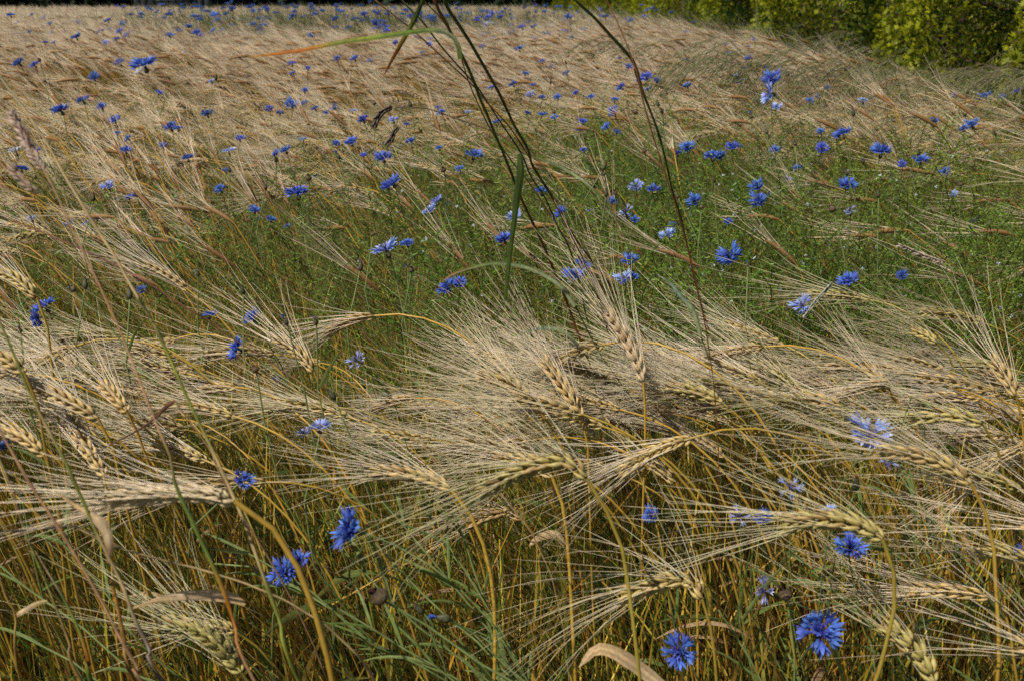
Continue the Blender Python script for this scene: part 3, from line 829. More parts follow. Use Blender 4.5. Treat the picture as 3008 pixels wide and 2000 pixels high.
H('short barley ear beside the arched one, nodding on an orange stem', [(1622, 1400), (1580, 1368), (1530, 1352), (1480, 1348)], [(1650, 1470), (1668, 1600), (1680, 1800), (1690, 2000)], 1.05, .1, .0042)
cell_labels(barley_items,
            [(560, 'in the mixed grass, upper part'), (720, 'in the mixed grass'), (860, 'low in the weeds'), (1020, 'behind the front band'), (1130, 'in the front band'), (1250, 'mid front band'), (1360, 'low in the front band'), (9999, 'at the stem zone')],
            [(380, 'at far left'), (760, 'by the dry stems'), (1130, 'left of centre'), (1504, 'centre'), (1880, 'under the tall stems'), (2260, 'right of the tall stems'), (2640, 'at right'), (9999, 'at far right')],
            '%(adj)s barley stalk %(band)s, %(sector)s')

# ================================================================== LOWER STEMS, GREEN BLADES, WEEDS (countless: one object each)
def blades(n, xr, yr, hr, wr, cols, lean=(-.25, .04), dens=None, zfrac=1.0):
    g = Geo()
    x = rng.uniform(*xr, n); y = rng.uniform(*yr, n)
    k = (np.abs(x) < .58 * y + .4)
    if dens is not None: k &= rng.random(n) < dens(x, y)
    x, y = x[k], y[k]; n = len(x)
    h = rng.uniform(*hr, n); wd = rng.uniform(*wr, n)
    ax = rng.normal(lean[0], .22, n); ay = rng.normal(lean[1], .16, n)
    m = 5
    u = np.linspace(0, 1, m)
    P = np.zeros((n, m, 3))
    P[:, :, 0] = x[:, None] + (ax * h)[:, None] * u ** 1.8
    P[:, :, 1] = y[:, None] + (ay * h)[:, None] * u ** 1.8
    P[:, :, 2] = rise(y)[:, None] + h[:, None] * (u - .12 * np.abs(ax)[:, None] * u ** 3)
    a = rng.uniform(0, 3.14, n)
    sd_ = np.stack([np.cos(a), np.sin(a), 0 * a], 1)
    ww = wd[:, None] * np.array([.8, 1, .9, .6, .08]) / 2
    V = np.stack([P - sd_[:, None] * ww[..., None], P + sd_[:, None] * ww[..., None]], 2)
    ci = rng.integers(0, len(cols), n); c = np.array(cols)[ci] * rng.uniform(.75, 1.25, (n, 1))
    C = np.repeat(np.repeat(c[:, None, None], m, 1), 2, 2)
    base = (np.arange(n) * m * 2)[:, None]; j = np.arange(m - 1)[None] * 2
    F = np.stack([base + j, base + j + 1, base + j + 3, base + j + 2], -1).reshape(-1, 4)
    g.add(V.reshape(-1, 3), F, C.reshape(-1, 3)); return g
GRN = [(.10, .15, .022), (.15, .19, .03), (.07, .11, .02), (.22, .22, .045), (.15, .18, .06), (.28, .22, .06)]
G = Geo()
G.merge(blades(10500, (-1.1, 1.1), (.95, 1.8), (.25, .68), (.002, .0046), GRN + [(.16, .26, .03), (.13, .24, .03)], (-.14, .03), lambda x, y: .75 + 0 * x))
G.merge(blades(20000, (-1.9, 2.1), (1.3, 3.6), (.30, .74), (.0018, .004), GRN, (-.42, .05), lambda x, y: .55 + .45 * vnoise(x + 4, y, .3)))
MIXC = [(.50, .36, .12), (.42, .29, .07), (.20, .22, .04), (.14, .19, .03), (.34, .31, .08), (.60, .48, .26), (.24, .26, .08)]
G.merge(blades(7000, (-1.3, 1.3), (1.06, 1.42), (.46, .72), (.0014, .003), MIXC + GRN[:3], (-.5, .08), lambda x, y: .85 + 0 * x))
G.merge(blades(21000, (-2.2, 1.8), (1.34, 3.8), (.64, .91), (.0012, .0028), MIXC + [(.56, .42, .2)], (-.75, .12), lambda x, y: .85 * (1 - .15 * green_patch(x, y)) * (1 - .6 * sstep(2.8, 3.6, y))))
G.merge(blades(16000, (-4.6, 2.0), (3.2, 8), (.55, .86), (.003, .006), GRN[3:] + [(.2, .2, .06)], (-.3, .04), lambda x, y: .10 + .45 * sstep(.42, .75, vnoise(x, y, .5)) + .6 * green_band(x, y) + .35 * (1 - sstep(3.4, 4.6, y))))
G.merge(blades(30000, (-8, 2.0), (6, 16), (.80, .98), (.005, .009), [(.10, .15, .05), (.14, .18, .06), (.20, .20, .08)], (-.2, .03), lambda x, y: .02 + .9 * green_band(x, y)))
# verge grass under the hedge
G.merge(blades(16000, (1.2, 3.2), (2.2, 9), (.25, .66), (.003, .006), GRN + [(.30, .26, .08), (.16, .22, .03), (.2, .24, .04)], (-.4, 0), lambda x, y: sstep(-.15, .12, x - field_edge(y))))
G.merge(blades(6000, (.6, 2.6), (9, 30), (.6, .95), (.008, .014), [(.13, .17, .03), (.2, .2, .06)], (-.4, 0), lambda x, y: sstep(-.15, .12, x - field_edge(y))))
G.merge(blades(5200, (-.5, 1.9), (1.4, 3.3), (.62, .84), (.0016, .0034), [(.46, .33, .10), (.36, .24, .06), (.30, .30, .08), (.5, .4, .2)], (-.5, .08), green_patch))
o = obj('green_grass', G.mesh('green_grass', M['blade'])); tag(o, None, None, None, 'stuff')

# dry brown and golden straw in the lower storey
G = blades(13000, (-1.5, 1.5), (.97, 2.2), (.40, .74), (.0024, .0050), [(.52, .33, .04), (.42, .22, .025), (.54, .38, .06), (.32, .27, .03), (.46, .34, .03), (.26, .12, .02)], (-.10, .02))
G.merge(blades(2600, (-1.3, 1.3), (1.0, 1.75), (.48, .70), (.0045, .0075), [(.44, .27, .05), (.36, .20, .035), (.30, .28, .05), (.5, .34, .09)], (-.05, .0)))
G.merge(blades(3600, (-1.6, 1.7), (.97, 1.6), (.12, .5), (.004, .009), [(.30, .15, .05), (.38, .24, .12), (.14, .07, .03)], (-.2, .0)))
o = obj('straw_litter', G.mesh('straw_litter', M['straw'])); tag(o, None, None, None, 'stuff')

# fine-leaved weeds (vetch and chamomile-like) filling the opening on the right
def sprig(seed):
    rs = np.random.default_rng(seed); g = Geo()
    P = curve([(0, 0, 0), (-.02, .01, .07), (-.06, .0, .14), (-.12, rs.uniform(-.03, .03), .19)], 14)
    tube(g, P[::3], .0008, 3, (.10, .15, .03))
    T = tangents(P)
    for i in range(1, 14):
        for s in (-1, 1):
            for q in range(2):
                d = unit(T[i] * .5 + s * np.array([rs.normal(0, .4), 1, rs.normal(0, .4)]) + rs.normal(0, .3, 3))
                L = rs.uniform(.007, .015)
                c = np.array((.125, .205, .026)) * rs.uniform(.6, 1.8)
                ribbon(g, [P[i], P[i] + d * L * .5, P[i] + d * L], [.0006, .0021, .0004], rs.normal(0, 1, 3), c)
    return g
SP = [sprig(i) for i in range(10)]
G = Geo()
def weed_scatter(n, xr, yr, zr, dens, bright=1.0):
    x = rng.uniform(*xr, n); y = rng.uniform(*yr, n)
    k = (rng.random(n) < dens(x, y)) & (np.abs(x) < .58 * y + .3); x, y = x[k], y[k]; n = len(x)
    z = rise(y) + rng.uniform(*zr, n) + .05 * (vnoise(x, y, .12) - .5)
    tid = rng.integers(0, 10, n)
    v = bright * (.75 + .6 * vnoise(x, y, .15)) * rng.uniform(.8, 1.2, n)
    yl = vnoise(x + 5, y + 2, .25)
    tn = np.stack([v * (.85 + .55 * yl), v, v * 1.0], 1)
    for q in range(10):
        m = tid == q
        batch(G, SP[q].arr(), np.stack([x, y, z], 1)[m], rng.uniform(0, 6.28, m.sum()), rng.uniform(.45, 1.0, m.sum()), tn[m])
weed_scatter(12000, (-.6, 1.9), (1.4, 3.3), (.42, .68), green_patch)
weed_scatter(2600, (-.6, 1.9), (1.4, 3.0), (.15, .45), green_patch, .9)
weed_scatter(2600, (-1.4, 1.6), (1.2, 3.2), (.30, .52), lambda x, y: .45 + 0 * x)
weed_scatter(1400, (-1.1, 1.2), (1.0, 1.8), (.05, .45), lambda x, y: .55 + 0 * x, .8)
weed_scatter(3600, (-1.7, .5), (1.35, 3.4), (.42, .64), lambda x, y: sstep(.35, .7, vnoise(x + 2, y + 1, .35)))
# tiny white blossoms in the weeds
W = Geo()
n = 420
x = rng.uniform(-.3, 1.6, n); y = rng.uniform(1.5, 2.9, n); k = rng.random(n) < green_patch(x, y); x, y = x[k], y[k]
for a, b in zip(x, y):
    c = np.array([a, b, float(rise(b)) + rng.uniform(.66, .80)])
    for q in range(5):
        d = unit(rng.normal(0, 1, 3) + np.array([0, -.3, .6])); 
        ribbon(W, [c, c + d * .002, c + d * .0038], [.0012, .0042, .0015], rng.normal(0, 1, 3), (.55, .58, .60))
o = obj('fine_weeds', multi_mesh('fine_weeds', [(G, M['weed']), (W, M['petal'])])); tag(o, None, None, None, 'stuff')
del G

# ================================================================== CORNFLOWERS
BLUE = np.array((.085, .165, .53)); BLUE_L = np.array((.20, .30, .76)); VIOL = np.array((.06, .035, .22))
def floret(seed, state):
    """one trumpet-shaped outer floret running out along +X from the origin"""
    rs = np.random.default_rng(seed); g = Geo()
    k = 7
    up = rs.uniform(.25, .75) if state != 'w' else rs.uniform(-.5, .6)
    L = rs.uniform(.021, .026)
    if state == 'w': L *= .9
    xs = np.array([0, .35, .55, .74]) * L; rr = np.array([.0006, .0009, .0024, .0050]) * (1 if state != 'w' else .55)
    zc = np.array([0, .30, .48, .62]) * L * up + np.array([.001, .001, .001, .001])
    c0 = {'b': BLUE, 'p': lerp(BLUE_L, (.50, .58, .82), .25), 'w': lerp(BLUE_L, (.34, .32, .44), .6), 'k': np.array((.75, .76, .80))}[state]
    V, F, C = [], [], []
    for i in range(4):
        for j in range(k):
            a = (j + .5) / k * 2 * math.pi
            V.append((xs[i], math.cos(a) * rr[i] * 1.15, zc[i] + math.sin(a) * rr[i] * .75)); C.append(lerp(lerp(VIOL, c0, .3) if state == 'b' else c0 * .8, c0, i / 3) * rs.uniform(.85, 1.15))
    for i in range(3):
        for j in range(k): F.append((i * k + j, i * k + (j + 1) % k, (i + 1) * k + (j + 1) % k, (i + 1) * k + j))
    dirx = np.array([1, 0, up * .6]); dirx /= np.linalg.norm(dirx)
    for j in range(k):     # pointed lobes
        a = (j + 1) / k * 2 * math.pi
        o = np.array([0, math.cos(a), math.sin(a) * .8])
        ll = L * rs.uniform(.26, .40)
        b0 = np.array(V[3 * k + j]); b1 = np.array(V[3 * k + (j + 1) % k]); bm = (b0 + b1) / 2
        tip = bm + dirx * ll + o * ll * rs.uniform(.35, .65)
        md = lerp(bm, tip, .5); sd_ = (b1 - b0) * .42
        n = len(V)
        V += [tuple(b0), tuple(b1), tuple(md - sd_), tuple(md + sd_), tuple(tip - sd_ * .12), tuple(tip + sd_ * .12)]
        F += [(n, n + 1, n + 3, n + 2), (n + 2, n + 3, n + 5, n + 4)]
        cc = lerp(c0, BLUE_L if state == 'b' else (.7, .75, .85), rs.random() * .7) * rs.uniform(.85, 1.2)
        C += [c0] * 2 + [cc] * 4
    g.add(V, F, C); return g
def disc(seed, state):
    rs = np.random.default_rng(seed); g = Geo()
    for i in range(22 if state != 'w' else 14):
        a = rs.uniform(0, 6.28); q = rs.uniform(.1, .8)
        d = unit(np.array([math.cos(a) * q, math.sin(a) * q, 1]))
        L = rs.uniform(.009, .014)
        c = lerp(VIOL, BLUE, rs.random() * .7) if state == 'b' else lerp(VIOL, (.35, .33, .45), .5)
        tube(g, [(0, 0, 0), d * L * .6, d * L + np.array([math.cos(a), math.sin(a), 0]) * .002], [.0006, .0008, .0004], 3, grad(c * 1.1, c * .8, 3))
        for q2 in range(3): 
            e = d * L; dd = unit(d + rs.normal(0, .6, 3)); ribbon(g, [e, e + dd * .0035], [.0012, .0003], rs.normal(0, 1, 3), c * 1.3)
    return g
def calyx(seed, r=.0052, h=.0145, c0=(.07, .095, .03), c1=(.13, .07, .05)):
    rs = np.random.default_rng(seed); g = Geo(); m = 9; k = 10
    z = np.linspace(-h, 0, m); prof = np.array([.28, .72, .95, 1, .97, .88, .74, .60, .50]) * r
    V, C = [], []
    for i in range(m):
        for j in range(k):
            a = j / k * 2 * math.pi; b = 1 + .07 * ((i + j) % 2)
            V.append((math.cos(a) * prof[i] * b, math.sin(a) * prof[i] * b, z[i])); C.append(np.array(c0) if (i + j) % 2 else lerp(c0, c1, .3 + .6 * rs.random()))
    F = [(i * k + j, i * k + (j + 1) % k, (i + 1) * k + (j + 1) % k, (i + 1) * k + j) for i in range(m - 1) for j in range(k)]
    g.add(V, F, C); return g
FLM = {}
for st in 'bpwk':
    fl = [floret(70 + i + ord(st), st) for i in range(5)]
    rings = []
    for v in range(4):
        rs = np.random.default_rng(v * 7 + ord(st)); g = Geo(); nf = {'b': 10, 'p': 9, 'w': 6, 'k': 10}[st]
        for i in range(nf):
            a = i / nf * 6.283 + rs.normal(0, .16)
            g.merge(fl[rs.integers(0, 5)].xf(rotz(a) * rs.uniform(.88, 1.1)))
        if st == 'b':
            for i in range(5):      # an inner, steeper ring fills the head
                a = i / 5 * 6.283 + rs.normal(0, .3)
                ry = np.array(Matrix.Rotation(-R(32), 3, 'Y'))
                g.merge(fl[rs.integers(0, 5)].xf(rotz(a) @ ry * rs.uniform(.62, .8)))
        rings.append(g)
    FLM[st] = dict(single=[f.mesh('cornflower_floret', M['petal']) for f in fl], ring=[g.mesh('cornflower_floret_ring', M['petal']) for g in rings],
                   rg=rings, disc=[disc(5 + i, 'b' if st in 'bk' else 'w').mesh('cornflower_disc', M['petal']) for i in range(2)])
CAL = [calyx(i) for i in range(3)]; CALM = [c.mesh('cornflower_calyx', M['calyx']) for c in CAL]
GSTEM = (.13, .19, .035); GSTEM2 = (.24, .29, .095)

def flower_stem(base_w, head, axis, r=.0011, n=12, extra=None):
    """path in coordinates local to base_w"""
    h = head - base_w; L = np.linalg.norm(h)
    p = [h, h - axis * .03, h - unit(axis + np.array([.15, 0, .8])) * min(.14, L * .3), h * .45 + np.array([.03, 0, 0]), np.zeros(3)]
    return curve(p if extra is None else extra, n)
FIX = {  # special facings: index by (x, y)
    (1020, 1550): (-.80, -.30, .42), (2410, 1850): (-.10, -.60, .75), (1995, 1912): (-.25, -.65, .6), (830, 1680): (-.45, -.5, .6), (878, 1640): (.3, -.2, .9),
    (715, 1405): (.55, -.1, .6), (690, 1022): (-.75, -.25, .35), (105, 935): (-.7, -.1, -.2), (130, 895): (-.35, -.1, .8), (1130, 725): (-.35, 0, .9),
    (420, 185): (-.28, -.05, .95), (873, 560): (-.1, -.1, 1), (2266, 228): (-.3, -.3, .8), (2255, 275): (-.85, -.2, .2), (2500, 1600): (0, -.2, 1),
    (2560, 1270): (.05, -.35, .9), (1040, 1055): (-.6, -.3, .5), (2235, 1735): (-.8, -.2, .2), (2320, 1425): (-.3, -.3, .8), (2170, 1510): (-.3, -.3, .8), (2610, 1365): (-.3, -.3, -.6)}
STEMPX = {
    (1020, 1550): [(1085, 1568), (1160, 1600), (1250, 1650), (1340, 1720), (1420, 1800), (1490, 1890), (1540, 1990)],
    (1130, 725): [(1150, 760), (1165, 830), (1180, 900), (1200, 1000), (1208, 1060), (1200, 1130)],
    (420, 185): [(432, 225), (450, 270), (475, 360), (500, 450), (530, 530), (555, 600), (562, 670)],
    (690, 1022): [(735, 1045), (790, 1080), (850, 1120), (930, 1180), (1010, 1260)],
    (105, 935): [(160, 928), (200, 940), (245, 985), (265, 1040), (290, 1120), (300, 1200)],
    (873, 560): [(885, 600), (893, 660), (905, 760)],
    (2500, 1600): [(2510, 1650), (2505, 1700), (2520, 1780), (2550, 1860), (2575, 2000)],
}
NAMED = {
    (1020, 1550): 'deep blue cornflower facing left at bottom centre, on a long leafy stem', (2410, 1850): 'large blue cornflower with separate florets near the bottom right corner',
    (1995, 1912): 'round blue cornflower at the bottom right of centre', (830, 1680): 'blue cornflower hanging before the stems, left of the arching golden stem',
    (878, 1640): 'blue cornflower just behind the arching golden barley stem', (715, 1405): 'blue cornflower beside the green seed head over the thick golden stem',
    (690, 1022): 'blue cornflower facing left with a thick scaly cup, left of centre', (105, 935): 'blue cornflower bending down on a pale curved stem near the left edge',
    (130, 895): 'bright blue cornflower just above the bending one near the left edge', (1130, 725): 'cornflower with drooping white-blue florets on a tall dark cup near the centre',
    (420, 185): 'largest bright blue cornflower in the upper left, on tall dark stems', (873, 560): 'bright blue cornflower beside the spiky seed heads, upper left of centre',
    (2266, 228): 'upper of two large blue cornflowers, one over the other, upper right', (2255, 275): 'lower, paler of two large cornflowers one over the other, upper right',
    (2500, 1600): 'blue cornflower right below the fat green-gold barley ear', (2560, 1270): 'large pale blue cornflower seen through awns at lower right',
    (1040, 1055): 'faded grey-violet cornflower drooping left of the front band', (2235, 1735): 'wilted violet cornflower beside a brown seed head at lower right',
    (2320, 1425): 'withered grey cornflower behind awns, larger of two at lower right', (2170, 1510): 'withered grey-white cornflower low behind awns right of centre',
    (2610, 1365): 'white withered cornflower hanging under the long golden ear at right', (3004, 1620): 'blue cornflower cut off by the right edge', (45, 443): 'white cornflower beside the pink grass head at the left edge',
    (12, 1305): 'dark blue cornflower at the left edge below the middle'}
def uleaf(g, p, d, L, wd, c, rs, droop=.5):
    u = np.linspace(0, 1, 6)[:, None]
    P = p + L * (d * u + np.array([0, 0, -droop]) * u * u)
    ribbon(g, P, wd * np.array([.6, 1, 1, .8, .5, .1]), np.cross(d, (.1, -.9, .3)), c, .3)
def lin_leaves(stem, n, rs, par, lo=.15, hi=.85, size=1.0):
    T = tangents(stem)
    for i in range(n):
        k = int(len(stem) * rs.uniform(lo, hi)); k = min(max(k, 1), len(stem) - 2)
        a = rs.uniform(-1, 1)
        up = -T[k] if T[k][2] < 0 else T[k]
        d = unit(up + .7 * np.array([rs.choice([-1, 1]) * rs.uniform(.3, 1), rs.normal(0, .5), 0]))
        g = Geo(); uleaf(g, stem[k], d, rs.uniform(.05, .11) * size, rs.uniform(.0025, .0042) * size, lerp(GSTEM, GSTEM2, rs.random()), rs, rs.uniform(0, .5))
        obj('leaf', g.mesh('cornflower_leaf', M['blade']), par)
flower_items = []
for i, (px, py, sz, st) in enumerate(FL):
    rs = np.random.default_rng(1000 + i)
    d = HEAD_D[i]; P = at(px, py, d); sc = sz * d / FPX / .051
    sc = min(sc, 1.5)
    key = (int(px), int(py))
    ax = unit(FIX.get(key, (rs.normal(-.28, .28), rs.normal(-.15, .25), 1)))
    hp = P - ax * .008 * sc
    if key in STEMPX:
        SPp = to_ground(np.array([hp - ax * .015 * sc] + [at(a, b, d + .02) for a, b in STEMPX[key]]), .02)
        base = SPp[-1]; stem = curve(SPp - base, 22)
    else:
        bx = hp[0] + rs.uniform(.10, .28); by = hp[1] + rs.uniform(-.03, .10)
        base = np.array([bx, by, float(rise(by)) - .01]); stem = flower_stem(base, hp - ax * .014 * sc, ax)
    t = thing('cornflower', NAMED.get(key, 'x'), 'flower', base, 'cornflowers among the barley')
    hl = hp - base; rm = rot_to(ax) @ rotz(rs.uniform(0, 6.28)) * sc
    far = sz < 17
    if far:
        g = Geo(); g.merge(FLM[st]['rg'][i % 4].xf(rm, hl)); g2 = Geo(); tube(g2, stem[::2], .0014, 3, GSTEM); g2.merge(CAL[0].xf(rm, hl))
        # too small to show its parts: bloom and stem only
        obj('bloom', g.mesh('bloom', M['petal']), t); obj('stem', g2.mesh('flower_stem', M['green']), t)
    else:
        g2 = Geo(); tube(g2, stem, np.linspace(.0010, .0015, len(stem)) * (1 + .25 * (sc - 1)), 5, grad(GSTEM2, GSTEM, len(stem)))
        obj('stem', g2.mesh('flower_stem', M['green']), t)
        def put(name, me, rmat):
            q = Matrix((rmat / np.cbrt(np.linalg.det(rmat))).tolist()).to_quaternion()
            o_ = bpy.data.objects.new(name, me); COL.objects.link(o_); o_.parent = t; o_.location = [float(v) for v in hl]
            o_.rotation_mode = 'QUATERNION'; o_.rotation_quaternion = q; s_ = float(np.cbrt(np.linalg.det(rmat))); o_.scale = (s_,) * 3
        put('calyx', CALM[i % 3], rm)
        put('flower_centre', FLM[st]['disc'][i % 2], rm)
        if sz >= 50:
            nf = {'b': 10, 'p': 9, 'w': 6, 'k': 10}[st]
            for q in range(nf): put('floret', FLM[st]['single'][rs.integers(0, 5)], rm @ rotz(q / nf * 6.283 + rs.normal(0, .18)) * rs.uniform(.9, 1.12))
            if st == 'b':
                for q in range(5):
                    ry = np.array(Matrix.Rotation(-R(rs.uniform(24, 40)), 3, 'Y'))
                    put('floret', FLM[st]['single'][rs.integers(0, 5)], rm @ rotz(q / 5 * 6.283 + rs.normal(0, .3)) @ ry * rs.uniform(.6, .8))
        else: put('floret_ring', FLM[st]['ring'][i % 4], rm)
        if sz > 28: lin_leaves(stem, 3 if key not in STEMPX else 9, rs, t)
    if key not in NAMED:
        adj = {'b': 'blue', 'p': 'pale', 'w': 'wilted', 'k': 'white'}[st]
        if st == 'b' and sz > 40: adj = 'large blue'
        flower_items.append((t, px, py, adj))
# more of the far strip: small blooms between x 380 and 2050
cand = []
rs = np.random.default_rng(77)
while len(cand) < 44:
    d = rs.uniform(5.5, 11); px = rs.uniform(560, 2000); z = .2 + .77 + rs.uniform(.0, .14)
    if rs.random() > (1 if px < 1560 else .45): continue
    X = (px - 1504) / 3008 * d; k = (CAM_Z - z); 
    yy = d / cp - 0.0
    cand.append((X, d * 1.03, z))
for i, (X, Y, z) in enumerate(cand):
    hp = np.array([X, Y, z]); ax = unit((rs.normal(-.25, .3), rs.normal(-.1, .3), 1)); base = np.array([X + rs.uniform(.08, .2), Y, .19])
    t = thing('cornflower', 'x', 'flower', base, 'cornflowers among the barley')
    g = FLM['b']['rg'][i % 4].xf(rot_to(ax) * .95, hp - base); g2 = Geo(); tube(g2, flower_stem(base, hp, ax, n=6), .0016, 3, GSTEM); g2.merge(CAL[0].xf(rot_to(ax), hp - base))
    obj('bloom', g.mesh('bloom', M['petal']), t); obj('stem', g2.mesh('flower_stem', M['green']), t)
    a, b, _ = proj(hp); flower_items.append((t, float(a), float(b), 'blue'))
cell_labels(flower_items,
            [(62, 'under the dark trees'), (130, 'in the far strip'), (230, 'beyond the blond crop'), (330, 'in upper crop'), (430, 'in middle crop'), (530, 'in mid field'), (700, 'nearer in the crop'), (1000, 'above the front band'), (9999, 'low in front')],
            [(300, 'left edge'), (600, 'left side'), (900, 'left of centre'), (1250, 'left of the tall stems'), (1560, 'behind the tall stems'), (1800, 'right of the tall stems'), (2050, 'right of centre'), (2350, 'right side'), (2650, 'near the hedge side'), (9999, 'right edge')],
            '%(adj)s cornflower %(band)s, %(sector)s')
# the uncounted rest of the far strip, one mass
G, G2 = Geo(), Geo()
for i in range(230):
    d = rs.uniform(5.5, 16); px = rs.uniform(380, 1980)
    if px > 1560 and rs.random() < .5: continue
    X = (px - 1504) / 3008 * d; z = .97 + rs.uniform(-.02, .13); hp = np.array([X, d * 1.03, z]); ax = unit((rs.normal(-.25, .3), rs.normal(-.1, .3), 1))
    V, F, C = FLM['b']['rg'][i % 4].arr()
    G.add(V @ (rot_to(ax) * .95).T + hp, F, C * (1 if rs.random() < .8 else 1.5))
    tube(G2, [hp, hp + np.array([.05, 0, -.3]), hp + np.array([.1, 0, -.78])], .0016, 3, GSTEM)
o = obj('distant_cornflowers', multi_mesh('distant_cornflowers', [(G, M['petal']), (G2, M['green'])])); tag(o, None, None, None, 'stuff')

# ---- buds and seed heads
def seed_tuft(g, kind, rs):
    if kind == 't':
        for i in range(10):
            d = unit(np.array([rs.normal(0, .22), rs.normal(0, .22), 1])); tube(g, [(0, 0, -.001), d * .006, d * .009], [.0009, .001, .0003], 3, lerp(VIOL, BLUE, .7))
    elif kind == 'r':
        for i in range(16):
            a = i / 16 * 6.28; d = unit(np.array([math.cos(a), math.sin(a), rs.uniform(-.1, 1.2)])); L = rs.uniform(.009, .017)
            tube(g, [(0, 0, -.001), d * L * .5, d * L + np.array([0, 0, -.003])], [.0008, .0006, .0002], 3, lerp((.12, .09, .06), (.30, .26, .25), rs.random()))
    else:
        for i in range(8):
            d = unit(np.array([rs.normal(0, .4), rs.normal(0, .4), 1])); tube(g, [(0, 0, -.002), d * .003], [.0011, .0003], 3, (.16, .07, .06))
bud_items = []
BM = {k: [calyx(20 + i, {'b': .0036, 's': .0062, 't': .0045, 'r': .0052}[k], {'b': .014, 's': .012, 't': .015, 'r': .0125}[k],
                {'b': (.05, .07, .03), 's': (.10, .075, .035), 't': (.09, .10, .045), 'r': (.10, .085, .04)}[k], (.10, .045, .03)).mesh('bud_calyx', M['calyx']) for i in range(2)] for k in 'bstr'}
TM = {}
for k in 'bstr':
    g = Geo(); seed_tuft(g, k, np.random.default_rng(3)); TM[k] = g.mesh('bud_tip', M['petal'])
BFIX = {(1097, 1735): (-.55, -.2, .75), (1283, 1812): (-.95, -.1, .22), (205, 845): (-.8, 0, .5), (925, 935): (-.2, 0, 1), (1860, 327): (-.9, 0, .35), (1222, 1775): (-.5, 0, .8)}
BST = {(1097, 1735): [(1135, 1762), (1200, 1800), (1290, 1860), (1400, 1930), (1480, 2000)], (1283, 1812): [(1330, 1822), (1390, 1860), (1460, 1920), (1530, 2000)],
       (205, 845): [(240, 880), (300, 930), (370, 1010), (430, 1100)]}
for i, (px, py, sz, k) in enumerate(BUDS):
    rs = np.random.default_rng(5000 + i); key = (int(px), int(py))
    real = {'b': .011, 's': .014, 't': .016, 'r': .022}[k]
    d = head_depth(px, py, sz, real)
    for _ in range(30):
        if d > 1.1 and py < 1200 and at(px, py, d)[2] < float(canopy(at(px, py, d)[1])) + .09: d *= .985
    P = at(px, py, d); sc = min(1.9, sz * d / FPX / real)
    ax = unit(BFIX.get(key, (rs.normal(-.3, .25), rs.normal(0, .2), 1)))
    if key in BST:
        SPp = to_ground(np.array([P - ax * .012 * sc] + [at(a, b, d + .02) for a, b in BST[key]]), .02); base = SPp[-1]; stem = curve(SPp - base, 18)
    else:
        by = P[1] + rs.uniform(-.02, .08); base = np.array([P[0] + rs.uniform(.06, .2), by, float(rise(by)) - .01]); stem = flower_stem(base, P - ax * .012 * sc, ax)
    nm = {'b': 'closed dark bud', 's': 'round brown seed head', 't': 'bud tipped with blue', 'r': 'spiky dried seed head'}[k]
    t = thing('cornflower_bud' if k in 'bt' else 'seed_head', 'x', 'flower bud' if k in 'bt' else 'seed head', base, 'cornflower buds and seed heads')
    g = Geo(); tube(g, stem, np.linspace(.0010, .0014, len(stem)), 5, grad(GSTEM2, GSTEM, len(stem))); obj('stem', g.mesh('bud_stem', M['green']), t)
    for nme, me in (('calyx', BM[k][i % 2]), ('tip', TM[k])):
        o_ = obj(nme, me, t, P - base, rot_to(ax)); o_.scale = (float(sc),) * 3
    if sz > 20: lin_leaves(stem, 2 if key not in BST else 7, rs, t)
    bud_items.append((t, px, py, nm))
cell_labels(bud_items, [(330, 'in the upper field'), (480, 'mid field'), (700, 'in nearer crop'), (1200, 'above the front band'), (9999, 'low in front')],
            [(400, 'at left'), (900, 'left of centre'), (1400, 'by the tall stems'), (1850, 'right of the tall stems'), (2300, 'right of centre'), (9999, 'at right')],
            '%(adj)s %(band)s, %(sector)s')

